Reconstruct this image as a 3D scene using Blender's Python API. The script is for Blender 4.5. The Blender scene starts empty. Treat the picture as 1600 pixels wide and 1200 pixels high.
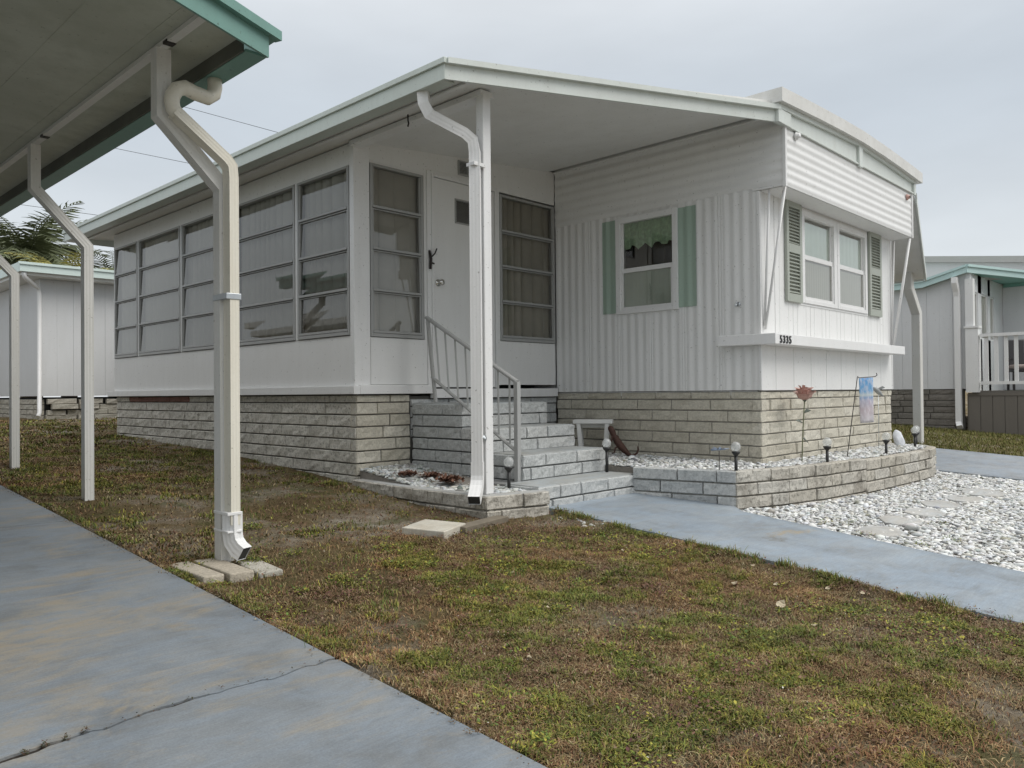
import bpy, math, random
import numpy as np
from mathutils import Matrix, Vector
R = math.radians
S = bpy.context.scene
COL = S.collection
random.seed(7)
RNG = np.random.default_rng(11)

# ------------------------------------------------------------------ camera
cam = bpy.data.cameras.new('camera')
cam.sensor_width = 36.0
cam.lens = 36.0 * 1232.27 / 1600.0
cam.clip_start = 0.05
cam.clip_end = 1500.0
cam_o = bpy.data.objects.new('camera', cam)
COL.objects.link(cam_o)
def cam_matrix(yaw, pitch, roll, loc):
    f = Vector((math.cos(pitch)*math.cos(yaw), math.cos(pitch)*math.sin(yaw), math.sin(pitch)))
    r = f.cross(Vector((0, 0, 1))).normalized()
    u = r.cross(f)
    c, s = math.cos(roll), math.sin(roll)
    r2 = r*c + u*s
    u2 = -r*s + u*c
    m = Matrix((r2, u2, -f)).transposed().to_4x4()
    m.translation = loc
    return m
cam_o.matrix_world = cam_matrix(R(43.9412), R(0.6535), R(-0.5287), Vector((0, 0, 0.80)))
S.camera = cam_o

# ------------------------------------------------------------------ overcast sky, weak wide sun
SUN_EL, SUN_AZ = 48.0, -62.0          # azimuth measured from +X, counterclockwise
w = bpy.data.worlds.new('World')
S.world = w
w.use_nodes = True
wt = w.node_tree
wt.nodes.clear()
def wn(t): return wt.nodes.new(t)
wo = wn('ShaderNodeOutputWorld')
sky = wn('ShaderNodeTexSky'); sky.sky_type = 'NISHITA'; sky.sun_disc = False
sky.sun_elevation = R(SUN_EL); sky.sun_rotation = R(90 - SUN_AZ)
bg1 = wn('ShaderNodeBackground'); bg1.inputs[1].default_value = 0.09
wt.links.new(sky.outputs[0], bg1.inputs[0])
tc = wn('ShaderNodeTexCoord')
sep = wn('ShaderNodeSeparateXYZ'); wt.links.new(tc.outputs['Generated'], sep.inputs[0])
ramp = wn('ShaderNodeValToRGB')
ramp.color_ramp.interpolation = 'EASE'
e = ramp.color_ramp.elements
e[0].position = 0.0; e[0].color = (0.66, 0.69, 0.71, 1)
e[1].position = 0.32; e[1].color = (0.475, 0.52, 0.565, 1)
x = e.new(0.12); x.color = (0.62, 0.655, 0.68, 1)
x = e.new(0.55); x.color = (0.72, 0.74, 0.76, 1)
x = e.new(1.0); x.color = (1.55, 1.54, 1.52, 1)
wt.links.new(sep.outputs['Z'], ramp.inputs[0])
mp = wn('ShaderNodeMapping'); mp.inputs['Scale'].default_value = (1.0, 1.0, 3.2)
wt.links.new(tc.outputs['Generated'], mp.inputs[0])
nz = wn('ShaderNodeTexNoise'); nz.inputs['Scale'].default_value = 2.6; nz.inputs['Detail'].default_value = 5; nz.inputs['Roughness'].default_value = 0.5
wt.links.new(mp.outputs[0], nz.inputs['Vector'])
mr = wn('ShaderNodeMapRange'); mr.inputs['From Min'].default_value = 0.3; mr.inputs['From Max'].default_value = 0.7
mr.inputs['To Min'].default_value = 0.91; mr.inputs['To Max'].default_value = 1.07
wt.links.new(nz.outputs[0], mr.inputs[0])
mx = wn('ShaderNodeMix'); mx.data_type = 'RGBA'; mx.blend_type = 'MULTIPLY'; mx.inputs[0].default_value = 1.0
wt.links.new(ramp.outputs[0], mx.inputs[6]); wt.links.new(mr.outputs[0], mx.inputs[7])
bg2 = wn('ShaderNodeBackground'); bg2.inputs[1].default_value = 1.0
wt.links.new(mx.outputs[2], bg2.inputs[0])
ms = wn('ShaderNodeMixShader'); ms.inputs[0].default_value = 0.93
wt.links.new(bg1.outputs[0], ms.inputs[1]); wt.links.new(bg2.outputs[0], ms.inputs[2])
wt.links.new(ms.outputs[0], wo.inputs[0])

sun = bpy.data.lights.new('sun', 'SUN')
sun.energy = 1.5; sun.angle = R(38); sun.color = (1.0, 0.97, 0.92)
sun_o = bpy.data.objects.new('sun', sun); COL.objects.link(sun_o)
d = Vector((math.cos(R(SUN_EL))*math.cos(R(SUN_AZ)), math.cos(R(SUN_EL))*math.sin(R(SUN_AZ)), math.sin(R(SUN_EL))))
sun_o.rotation_euler = d.to_track_quat('Z', 'Y').to_euler()
sun_o.location = (0, 0, 30)
S.view_settings.view_transform = 'Standard'
S.view_settings.look = 'None'
S.view_settings.exposure = 0.35
S.view_settings.gamma = 1.0
S.view_settings.use_curve_mapping = False

# ------------------------------------------------------------------ materials
def nodes_of(m):
    m.use_nodes = True
    nt = m.node_tree
    nt.nodes.clear()
    out = nt.nodes.new('ShaderNodeOutputMaterial')
    b = nt.nodes.new('ShaderNodeBsdfPrincipled')
    nt.links.new(b.outputs[0], out.inputs[0])
    return nt, b, out
def col4(c): return (c[0], c[1], c[2], 1.0)
class N:
    """small node-building helper"""
    def __init__(s, nt):
        s.nt = nt
    def new(s, t, **kw):
        n = s.nt.nodes.new(t)
        for k, v in kw.items(): setattr(n, k, v)
        return n
    def link(s, a, b): s.nt.links.new(a, b)
    def coords(s, scale=(1, 1, 1), kind='Object', rand=False):
        t = s.new('ShaderNodeTexCoord')
        m = s.new('ShaderNodeMapping'); m.inputs['Scale'].default_value = scale
        s.link(t.outputs[kind], m.inputs[0])
        if rand:
            oi = s.new('ShaderNodeObjectInfo')
            v = s.new('ShaderNodeVectorMath', operation='SCALE'); v.inputs[0].default_value = (37.0, 53.0, 29.0)
            s.link(oi.outputs['Random'], v.inputs['Scale'])
            s.link(v.outputs[0], m.inputs['Location'])
        return m.outputs[0]
    def noise(s, vec, scale, detail=4, rough=0.55, dist=0.0):
        n = s.new('ShaderNodeTexNoise')
        n.inputs['Scale'].default_value = scale; n.inputs['Detail'].default_value = detail
        n.inputs['Roughness'].default_value = rough; n.inputs['Distortion'].default_value = dist
        if vec is not None: s.link(vec, n.inputs['Vector'])
        return n.outputs[0]
    def ramp(s, fac, stops, interp='LINEAR'):
        r = s.new('ShaderNodeValToRGB'); r.color_ramp.interpolation = interp
        el = r.color_ramp.elements
        while len(el) < len(stops): el.new(0.5)
        for i, (p, c) in enumerate(stops):
            el[i].position = p
            el[i].color = col4(c) if not isinstance(c, (int, float)) else (c, c, c, 1)
        s.link(fac, r.inputs[0])
        return r.outputs[0]
    def mix(s, fac, a, b, mode='MIX'):
        m = s.new('ShaderNodeMix', data_type='RGBA', blend_type=mode)
        for i, v in ((0, fac), (6, a), (7, b)):
            if isinstance(v, bpy.types.NodeSocket): s.link(v, m.inputs[i])
            elif isinstance(v, (int, float)): m.inputs[i].default_value = v if i == 0 else (v, v, v, 1)
            else: m.inputs[i].default_value = col4(v)
        return m.outputs[2]
    def bump(s, h, bsdf, strength=0.3, dist=0.01):
        b = s.new('ShaderNodeBump'); b.inputs['Strength'].default_value = strength; b.inputs['Distance'].default_value = dist
        s.link(h, b.inputs['Height']); s.link(b.outputs[0], bsdf.inputs['Normal'])

MATS = {}
def paint(name, c, rough=0.45, dirt=0.22, dcol=(0.30, 0.28, 0.23), scale=3.0, streak=True, fine=0.06, bump=0.0, spec=0.4):
    """painted metal or timber: faint blotches, vertical run marks, fine grain"""
    m = bpy.data.materials.new(name); nt, b, _ = nodes_of(m); n = N(nt)
    v = n.coords((1, 1, 0.16) if streak else (1, 1, 1))
    f = n.ramp(n.noise(v, scale*4, 6, 0.62), [(0.42, 0.0), (0.82, 1.0)])
    f2 = n.ramp(n.noise(n.coords(), scale*0.7, 4), [(0.38, 0.0), (0.75, 1.0)])
    a = n.mix(f, c, tuple(ci*(1-dirt) + di*dirt for ci, di in zip(c, dcol)))
    a2 = n.mix(f2, a, tuple(ci*(1-dirt*.6) + di*dirt*.6 for ci, di in zip(c, dcol)))
    sk_ = n.ramp(n.noise(n.coords(), 42, 3, 0.6), [(0.665, 0.0), (0.72, 0.55)])
    a2 = n.mix(sk_, a2, tuple(x*.45 for x in dcol))
    g = n.noise(n.coords(), 90, 3)
    mm = n.new('ShaderNodeMapRange'); mm.inputs['To Min'].default_value = 1-fine; mm.inputs['To Max'].default_value = 1+fine
    n.link(g, mm.inputs[0])
    a3 = n.mix(1.0, a2, mm.outputs[0], 'MULTIPLY')
    n.link(a3, b.inputs['Base Color'])
    b.inputs['Roughness'].default_value = rough
    b.inputs['Specular IOR Level'].default_value = spec
    if bump: n.bump(g, b, bump, 0.004)
    MATS[name] = m
    return m
def plain(name, c, rough=0.5, metal=0.0, var=0.1, scale=20.0):
    m = bpy.data.materials.new(name); nt, b, _ = nodes_of(m); n = N(nt)
    f = n.noise(n.coords(), scale, 4)
    n.link(n.mix(f, tuple(x*(1-var) for x in c), tuple(min(1, x*(1+var)) for x in c)), b.inputs['Base Color'])
    b.inputs['Roughness'].default_value = rough; b.inputs['Metallic'].default_value = metal
    MATS[name] = m
    return m
def split_block(name, tones, speck, speck_amt, rough=0.9, blotch=None, blotch_amt=0.4):
    """split-faced block: own tone per block, speckle, rough grain"""
    m = bpy.data.materials.new(name); nt, b, _ = nodes_of(m); n = N(nt)
    oi = n.new('ShaderNodeObjectInfo')
    k = len(tones)
    base = n.ramp(oi.outputs['Random'], [(i/(k-1), t) for i, t in enumerate(tones)])
    v = n.coords(kind='Object', rand=True)
    geo = n.new('ShaderNodeNewGeometry')
    sp = n.ramp(n.noise(geo.outputs['Position'], 34, 6, 0.75), [(0.50, 0.0), (0.66, speck_amt)])
    c1 = n.mix(sp, base, speck)
    lt = n.ramp(n.noise(geo.outputs['Position'], 55, 4, 0.7), [(0.35, 0.86), (0.68, 1.12)])
    c1 = n.mix(1.0, c1, lt, 'MULTIPLY')
    big = n.ramp(n.noise(geo.outputs['Position'], 3.6, 6, 0.68), [(0.50, 0.0), (0.70, blotch_amt)])
    c2 = n.mix(big, c1, blotch or tuple(x*.72 for x in tones[0]))
    n.link(c2, b.inputs['Base Color'])
    b.inputs['Roughness'].default_value = rough
    b.inputs['Specular IOR Level'].default_value = 0.2
    h = n.noise(geo.outputs['Position'], 60, 6, 0.7)
    n.bump(h, b, 0.9, 0.010)
    MATS[name] = m
    return m

white = paint('white_painted_metal', (0.75, 0.75, 0.745), 0.42, 0.14)
paint('white_wall_board', (0.74, 0.74, 0.73), 0.5, 0.12, fine=0.03)
paint('white_siding', (0.76, 0.76, 0.75), 0.42, 0.14, dcol=(0.40, 0.39, 0.36))
paint('ceiling_panel', (0.74, 0.74, 0.72), 0.5, 0.2, streak=False, scale=1.2)
paint('mint_fascia', (0.55, 0.60, 0.565), 0.42, 0.22)
paint('pale_grey_green_trim', (0.63, 0.67, 0.64), 0.45, 0.22)
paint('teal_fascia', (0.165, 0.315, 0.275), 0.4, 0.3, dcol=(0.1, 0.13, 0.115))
paint('pale_teal_fascia', (0.46, 0.62, 0.61), 0.4, 0.15)
paint('pale_mint_fascia', (0.60, 0.70, 0.67), 0.4, 0.12)
paint('teal_wall', (0.25, 0.50, 0.44), 0.5, 0.12)
paint('carport_soffit', (0.50, 0.52, 0.45), 0.6, 0.55, dcol=(0.20, 0.21, 0.15), streak=False, scale=1.6)
paint('post_paint', (0.66, 0.655, 0.63), 0.42, 0.2, dcol=(0.42, 0.38, 0.28))
paint('cream_downspout', (0.72, 0.69, 0.60), 0.38, 0.25, dcol=(0.45, 0.38, 0.24))
paint('sage_shutter', (0.36, 0.385, 0.34), 0.5, 0.12)
paint('green_band', (0.33, 0.43, 0.36), 0.5, 0.25, dcol=(0.42, 0.46, 0.40))
paint('aluminium_frame', (0.34, 0.345, 0.34), 0.38, 0.2, fine=0.05)
paint('rail_metal', (0.36, 0.365, 0.36), 0.4, 0.2)
paint('neighbour_wall', (0.62, 0.63, 0.64), 0.55, 0.12)
paint('brown_board', (0.16, 0.145, 0.125), 0.7, 0.3, dcol=(0.09, 0.08, 0.07))
paint('grey_roofing', (0.42, 0.42, 0.41), 0.7, 0.25, streak=False)
paint('roof_coating', (0.66, 0.66, 0.64), 0.6, 0.3, streak=False)
plain('dark_gap', (0.03, 0.03, 0.028), 0.9)
plain('mortar', (0.095, 0.09, 0.08), 0.95, var=0.3, scale=60)
plain('pale_mortar', (0.24, 0.23, 0.21), 0.95, var=0.25, scale=60)
plain('step_mortar', (0.22, 0.22, 0.215), 0.95, var=0.3, scale=60)
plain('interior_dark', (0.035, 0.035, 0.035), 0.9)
plain('black_plastic', (0.018, 0.018, 0.018), 0.45)
plain('digit_black', (0.012, 0.012, 0.012), 0.5)
plain('chrome', (0.62, 0.61, 0.58), 0.22, 1.0, 0.05)
plain('galvanised', (0.50, 0.53, 0.55), 0.35, 0.7, 0.12)
plain('rusty_iron', (0.075, 0.036, 0.026), 0.7, 0.2, 0.4, 40)
plain('dark_iron', (0.035, 0.03, 0.028), 0.55, 0.3, 0.3, 40)
plain('stake_green', (0.13, 0.14, 0.07), 0.5)
plain('rose_petal', (0.50, 0.30, 0.255), 0.55, 0.0, 0.3, 40)
plain('metal_leaf', (0.10, 0.12, 0.10), 0.4, 0.2, 0.4, 60)
plain('dragonfly_blue', (0.20, 0.25, 0.34), 0.4, 0.3, 0.3, 60)
plain('bird_grey', (0.30, 0.31, 0.31), 0.5, 0, 0.3, 60)
plain('white_rock', (0.62, 0.64, 0.67), 0.8, 0, 0.25, 25)
plain('stool_paint', (0.66, 0.66, 0.64), 0.5, 0, 0.12, 14)
plain('curtain_grey', (0.54, 0.525, 0.48), 0.9, 0, 0.12, 6)
plain('curtain_sage', (0.56, 0.60, 0.53), 0.9, 0, 0.1, 6)
plain('curtain_dim', (0.46, 0.435, 0.37), 0.9, 0, 0.2, 6)
plain('curtain_white', (0.78, 0.87, 0.80), 0.9, 0, 0.06, 6)
plain('blind_beige', (0.68, 0.67, 0.59), 0.9, 0, 0.05, 6)
plain('valance_green', (0.45, 0.60, 0.42), 0.9, 0, 0.55, 35)
plain('wood_weathered', (0.16, 0.135, 0.10), 0.9, 0, 0.35, 18)
plain('gutter_shade', (0.10, 0.105, 0.085), 0.8, 0, 0.4, 5)
plain('wire_black', (0.02, 0.02, 0.022), 0.6)
plain('palm_trunk', (0.17, 0.14, 0.11), 0.95, 0, 0.4, 14)
plain('palm_green', (0.115, 0.135, 0.065), 0.55, 0, 0.4, 3)
plain('palm_yellow', (0.29, 0.265, 0.07), 0.55, 0, 0.4, 3)
plain('chair_dark', (0.03, 0.028, 0.03), 0.6)
plain('cushion_rose', (0.32, 0.27, 0.25), 0.8)
plain('silk', (0.7, 0.7, 0.7), 0.7)
split_block('beige_block', [(0.53, 0.495, 0.41), (0.60, 0.57, 0.485), (0.565, 0.53, 0.445), (0.63, 0.60, 0.52)], (0.30, 0.275, 0.225), 0.45, blotch=(0.34, 0.31, 0.25))
split_block('grey_block', [(0.55, 0.53, 0.48), (0.62, 0.60, 0.54), (0.585, 0.565, 0.51), (0.65, 0.625, 0.565)], (0.16, 0.15, 0.135), 0.75, blotch=(0.34, 0.32, 0.275), blotch_amt=0.5)
split_block('painted_block', [(0.46, 0.475, 0.475), (0.51, 0.52, 0.51), (0.485, 0.50, 0.495), (0.55, 0.555, 0.54)], (0.22, 0.23, 0.225), 0.6, 0.75, (0.33, 0.34, 0.34))
split_block('planter_block', [(0.45, 0.42, 0.355), (0.53, 0.50, 0.44), (0.49, 0.465, 0.41), (0.56, 0.54, 0.49)], (0.13, 0.12, 0.10), 0.85, blotch=(0.20, 0.18, 0.15), blotch_amt=0.75)
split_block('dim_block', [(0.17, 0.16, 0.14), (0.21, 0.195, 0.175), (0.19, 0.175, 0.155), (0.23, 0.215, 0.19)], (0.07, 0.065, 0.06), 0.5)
split_block('brick_red', [(0.24, 0.13, 0.11), (0.28, 0.16, 0.13)], (0.12, 0.08, 0.07), 0.5)
split_block('stacked_stone', [(0.42, 0.40, 0.34), (0.50, 0.47, 0.41), (0.45, 0.43, 0.37), (0.53, 0.51, 0.45)], (0.22, 0.20, 0.16), 0.4)
split_block('loose_brick', [(0.45, 0.40, 0.32), (0.50, 0.45, 0.37)], (0.22, 0.19, 0.15), 0.4)

def glass(name, tint=(0.72, 0.74, 0.73), boost=1.5, base=0.06, rough=0.015):
    m = bpy.data.materials.new(name); m.use_nodes = True; nt = m.node_tree; nt.nodes.clear(); n = N(nt)
    out = n.new('ShaderNodeOutputMaterial')
    tr = n.new('ShaderNodeBsdfTransparent'); tr.inputs[0].default_value = col4(tint)
    gl = n.new('ShaderNodeBsdfGlossy'); gl.inputs['Roughness'].default_value = rough; gl.inputs[0].default_value = (1.0, 0.985, 0.96, 1)
    fr = n.new('ShaderNodeFresnel'); fr.inputs[0].default_value = 1.5
    nzv = n.noise(n.coords(), 1.1, 1)
    n_b = n.new('ShaderNodeBump'); n_b.inputs['Strength'].default_value = 0.014; n_b.inputs['Distance'].default_value = 0.05
    n.link(nzv, n_b.inputs['Height']); n.link(n_b.outputs[0], gl.inputs['Normal'])
    ma = n.new('ShaderNodeMath', operation='MULTIPLY_ADD', use_clamp=True)
    ma.inputs[1].default_value = boost; ma.inputs[2].default_value = base
    n.link(fr.outputs[0], ma.inputs[0])
    mxs = n.new('ShaderNodeMixShader')
    n.link(ma.outputs[0], mxs.inputs[0]); n.link(tr.outputs[0], mxs.inputs[1]); n.link(gl.outputs[0], mxs.inputs[2])
    n.link(mxs.outputs[0], out.inputs[0])
    MATS[name] = m
glass('porch_glass', (0.80, 0.80, 0.78), 1.15, 0.03)
glass('window_glass', (0.95, 0.97, 0.96), 1.4, 0.09)
def globe_mat():
    m = bpy.data.materials.new('globe_glass'); m.use_nodes = True; nt = m.node_tree; nt.nodes.clear(); n = N(nt)
    out = n.new('ShaderNodeOutputMaterial'); tr = n.new('ShaderNodeBsdfTransparent'); tr.inputs[0].default_value = (.95, .96, .96, 1)
    pb = n.new('ShaderNodeBsdfPrincipled'); pb.inputs['Base Color'].default_value = (.78, .79, .78, 1); pb.inputs['Roughness'].default_value = .12
    f = n.ramp(n.noise(n.coords(), 30, 3), [(.3, .24), (.7, .42)])
    mxs = n.new('ShaderNodeMixShader'); n.link(f, mxs.inputs[0]); n.link(tr.outputs[0], mxs.inputs[1]); n.link(pb.outputs[0], mxs.inputs[2]); n.link(mxs.outputs[0], out.inputs[0])
    MATS['globe_glass'] = m
globe_mat()

def concrete(name, c, tan, tan_amt, stain=None, bluish=None, bristle=(1, 1, 1)):
    m = bpy.data.materials.new(name); nt, b, _ = nodes_of(m); n = N(nt)
    v = n.coords(bristle)
    a = n.ramp(n.noise(v, 2.2, 9, 0.68, 0.6), [(0.28, tuple(x*.68 for x in c)), (0.50, c), (0.72, tuple(min(1, x*1.22) for x in c))])
    t = n.ramp(n.noise(n.coords((1.0, 2.4, 1)), 1.5, 10, 0.72, 0.9), [(0.50, 0.0), (0.66, tan_amt)])
    a = n.mix(t, a, tan)
    bl = n.ramp(n.noise(n.coords((1.0, 2.0, 1)), 2.1, 8, 0.7, 1.2), [(0.42, 0.0), (0.62, 0.55)])
    a = n.mix(bl, a, tuple(min(1, x*k_) for x, k_ in zip(c, (1.06, 1.18, 1.33))))
    dk = n.ramp(n.noise(n.coords((1.0, 1.4, 1)), 3.0, 8, 0.7, 0.5), [(0.55, 0.0), (0.75, 0.55)])
    a = n.mix(dk, a, tuple(x*.66 for x in c))
    br = n.ramp(n.noise(n.coords((1.2, 14, 1)), 7.0, 4, 0.7), [(0.3, 0.90), (0.7, 1.08)])
    a = n.mix(1.0, a, br, 'MULTIPLY')
    gr = n.ramp(n.noise(n.coords(), 160, 3, 0.7), [(0.25, 0.82), (0.75, 1.14)])
    a = n.mix(1.0, a, gr, 'MULTIPLY')
    if stain:
        g = n.new('ShaderNodeNewGeometry')
        for (sx, sy, rx, ry, ang, cc, amt) in stain:
            mp_ = n.new('ShaderNodeMapping', vector_type='TEXTURE')
            mp_.inputs['Location'].default_value = (sx, sy, 0); mp_.inputs['Rotation'].default_value = (0, 0, ang)
            mp_.inputs['Scale'].default_value = (rx, ry, 50)
            nzz = n.new('ShaderNodeTexNoise'); nzz.inputs['Scale'].default_value = 6; nzz.inputs['Detail'].default_value = 8; nzz.inputs['Roughness'].default_value = .7
            n.link(g.outputs['Position'], nzz.inputs['Vector'])
            off = n.new('ShaderNodeVectorMath', operation='MULTIPLY_ADD')
            off.inputs[1].default_value = (0.38, 0.38, 0); n.link(nzz.outputs['Color'], off.inputs[0]); n.link(g.outputs['Position'], off.inputs[2])
            n.link(off.outputs[0], mp_.inputs[0])
            ln = n.new('ShaderNodeVectorMath', operation='LENGTH'); n.link(mp_.outputs[0], ln.inputs[0])
            f = n.ramp(ln.outputs['Value'], [(0.55, amt), (1.0, 0.0)])
            fm = n.ramp(n.noise(n.coords((1, 2.2, 1)), 9, 9, .75, .6), [(.40, .12), (.60, 1.0)])
            a = n.mix(n.mix(1.0, f, fm, 'MULTIPLY'), a, cc)
    n.link(a, b.inputs['Base Color'])
    b.inputs['Roughness'].default_value = 0.72
    b.inputs['Specular IOR Level'].default_value = 0.35
    n.bump(n.noise(n.coords(), 110, 5, 0.7), b, 0.35, 0.004)
    MATS[name] = m
TAN = (0.29, 0.235, 0.15)
concrete('driveway_concrete', (0.172, 0.187, 0.197), TAN, 0.85,
         [(0.75, 3.35, 1.0, 0.26, 0.1, TAN, 0.55), (1.15, 3.65, 0.6, 0.14, 0.35, (0.28, 0.24, 0.17), 0.5), (0.55, 3.0, 0.45, 0.14, 0.2, TAN, 0.45), (0.9, 2.75, 0.3, 0.1, 0.5, TAN, 0.4)])
concrete('walkway_concrete', (0.245, 0.275, 0.30), (0.29, 0.29, 0.28), 0.25,
         [(5.17, 2.47, 0.26, 0.07, -0.25, (0.30, 0.255, 0.18), 0.9), (4.91, 2.46, 0.13, 0.07, 0.3, (0.13, 0.115, 0.09), 0.7)])
concrete('far_drive_concrete', (0.25, 0.268, 0.285), (0.36, 0.35, 0.33), 0.3)
concrete('tread_concrete', (0.36, 0.365, 0.35), (0.30, 0.28, 0.23), 0.5)
concrete('paver_concrete', (0.50, 0.46, 0.38), (0.34, 0.30, 0.23), 0.4)
concrete('stepping_concrete', (0.40, 0.39, 0.365), (0.33, 0.31, 0.27), 0.4)

def ground_mat():
    m = bpy.data.materials.new('lawn_soil'); nt, b, _ = nodes_of(m); n = N(nt)
    v = n.coords()
    base = n.ramp(n.noise(v, 1.1, 6, 0.65, 0.5), [(0.30, (0.100, 0.070, 0.036)), (0.48, (0.15, 0.112, 0.058)), (0.56, (0.225, 0.185, 0.135)), (0.66, (0.34, 0.305, 0.255))])
    gr = n.ramp(n.noise(v, 2.3, 6, 0.7, 0.6), [(0.50, 0.0), (0.66, 0.8)])
    c = n.mix(gr, base, (0.085, 0.095, 0.032))
    f = n.ramp(n.noise(v, 75, 5, 0.75), [(0.25, 0.45), (0.5, 1.0), (0.8, 1.5)])
    c = n.mix(1.0, c, f, 'MULTIPLY')
    n.link(c, b.inputs['Base Color']); b.inputs['Roughness'].default_value = 0.95; b.inputs['Specular IOR Level'].default_value = 0.1
    n.bump(n.noise(v, 90, 6, 0.75), b, 1.0, 0.02)
    MATS['lawn_soil'] = m
ground_mat()
def vcol_mat(name, rough=0.75, trans=0.0):
    m = bpy.data.materials.new(name); nt, b, out = nodes_of(m); n = N(nt)
    a = n.new('ShaderNodeAttribute', attribute_name='tone')
    n.link(a.outputs['Color'], b.inputs['Base Color'])
    b.inputs['Roughness'].default_value = rough; b.inputs['Specular IOR Level'].default_value = 0.2
    MATS[name] = m
vcol_mat('grass_blades'); vcol_mat('gravel_stone', 0.7)

# ------------------------------------------------------------------ building blocks
class MB:
    def __init__(s): s.v = []; s.f = []; s.smooth = []
    def quad(s, a, b, c, d, sm=False):
        i = len(s.v); s.v += [tuple(a), tuple(b), tuple(c), tuple(d)]; s.f.append((i, i+1, i+2, i+3)); s.smooth.append(sm)
    def box(s, x0, x1, y0, y1, z0, z1):
        i = len(s.v)
        s.v += [(x, y, z) for z in (z0, z1) for y in (y0, y1) for x in (x0, x1)]
        for f in ((0, 2, 3, 1), (4, 5, 7, 6), (0, 1, 5, 4), (2, 6, 7, 3), (0, 4, 6, 2), (1, 3, 7, 5)):
            s.f.append(tuple(i+k for k in f)); s.smooth.append(False)
        return s
    def obox(s, c, ax, ay, az):
        """box by centre and three half-axis vectors"""
        c, ax, ay, az = map(Vector, (c, ax, ay, az)); i = len(s.v)
        s.v += [tuple(c + ax*a + ay*b + az*g) for g in (-1, 1) for b in (-1, 1) for a in (-1, 1)]
        for f in ((0, 2, 3, 1), (4, 5, 7, 6), (0, 1, 5, 4), (2, 6, 7, 3), (0, 4, 6, 2), (1, 3, 7, 5)):
            s.f.append(tuple(i+k for k in f)); s.smooth.append(False)
        return s
    def prism(s, poly, z0, z1):
        """vertical prism over a plan polygon; z0/z1 numbers or functions of (x, y)"""
        fz0 = z0 if callable(z0) else (lambda x, y: z0)
        fz1 = z1 if callable(z1) else (lambda x, y: z1)
        n = len(poly); i = len(s.v)
        s.v += [(x, y, fz0(x, y)) for x, y in poly] + [(x, y, fz1(x, y)) for x, y in poly]
        s.f.append(tuple(i+k for k in reversed(range(n)))); s.f.append(tuple(i+n+k for k in range(n)))
        for k in range(n):
            j = (k+1) % n; s.f.append((i+k, i+j, i+n+j, i+n+k))
        s.smooth += [False]*(n+2)
        return s
    def tube(s, path, r, n=8, cap=True, smooth=True, ry=None, up=None):
        """round (or elliptic) tube along a path; r number or list"""
        P = [Vector(p) for p in path]; m = len(P); i = len(s.v)
        prev = None
        for k, p in enumerate(P):
            t = (P[min(k+1, m-1)] - P[max(k-1, 0)]).normalized()
            if prev is None:
                ref = Vector(up) if up else Vector((0, 0, 1))
                if abs(t.dot(ref)) > 0.95: ref = Vector((1, 0, 0))
                a = t.cross(ref).normalized()
            else:
                a = (prev - t*prev.dot(t)).normalized()      # carried along without twist
            b_ = t.cross(a).normalized(); prev = a
            rr = r[k] if isinstance(r, (list, tuple)) else r
            r2 = rr if ry is None else ry
            for q in range(n):
                an = 2*math.pi*q/n
                s.v.append(tuple(p + a*math.cos(an)*rr + b_*math.sin(an)*r2))
        for k in range(m-1):
            for q in range(n):
                q2 = (q+1) % n
                s.f.append((i+k*n+q, i+k*n+q2, i+(k+1)*n+q2, i+(k+1)*n+q)); s.smooth.append(smooth)
        if cap:
            s.f.append(tuple(i+q for q in reversed(range(n)))); s.f.append(tuple(i+(m-1)*n+q for q in range(n))); s.smooth += [False, False]
        return s
    def sweep(s, path, prof, up, cap=True, smooth=False):
        """profile (list of (a,b)) swept along a path with mitred bends; a along side axis, b along 'up' made perpendicular"""
        P = [Vector(p) for p in path]; m = len(P); n = len(prof); i = len(s.v)
        upv = Vector(up)
        for k, p in enumerate(P):
            d0 = (P[k]-P[k-1]).normalized() if k else None
            d1 = (P[k+1]-P[k]).normalized() if k < m-1 else None
            t = (d0 + d1).normalized() if d0 and d1 else (d0 or d1)
            base = d0 or d1
            side = base.cross(upv).normalized(); u2 = side.cross(base).normalized()
            for (a, b_) in prof:
                q = side*a + u2*b_
                # slide along the incoming direction onto the mitre plane
                dt = base.dot(t)
                if abs(dt) > 1e-6: q = q - base*(q.dot(t)/dt)
                s.v.append(tuple(p + q))
        for k in range(m-1):
            for q in range(n):
                q2 = (q+1) % n
                s.f.append((i+k*n+q, i+k*n+q2, i+(k+1)*n+q2, i+(k+1)*n+q)); s.smooth.append(smooth)
        if cap:
            s.f.append(tuple(i+q for q in reversed(range(n)))); s.f.append(tuple(i+(m-1)*n+q for q in range(n))); s.smooth += [False, False]
        return s
    def lathe(s, c, prof, n=14, axis=(0, 0, 1)):
        """prof list of (radius, height) about a vertical axis at c"""
        i = len(s.v); m = len(prof); ax = Vector(axis).normalized()
        a = ax.orthogonal().normalized(); b_ = ax.cross(a)
        for (r, h) in prof:
            for q in range(n):
                an = 2*math.pi*q/n
                s.v.append(tuple(Vector(c) + ax*h + a*(r*math.cos(an)) + b_*(r*math.sin(an))))
        for k in range(m-1):
            for q in range(n):
                q2 = (q+1) % n
                s.f.append((i+k*n+q, i+k*n+q2, i+(k+1)*n+q2, i+(k+1)*n+q)); s.smooth.append(True)
        s.f.append(tuple(i+q for q in reversed(range(n)))); s.f.append(tuple(i+(m-1)*n+q for q in range(n))); s.smooth += [False, False]
        return s
    def mesh(s, name, mat):
        me = bpy.data.meshes.new(name)
        me.from_pydata(s.v, [], s.f)
        me.polygons.foreach_set('use_smooth', s.smooth)
        if mat: me.materials.append(MATS[mat] if isinstance(mat, str) else mat)
        me.validate(); me.update()
        return me
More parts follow.
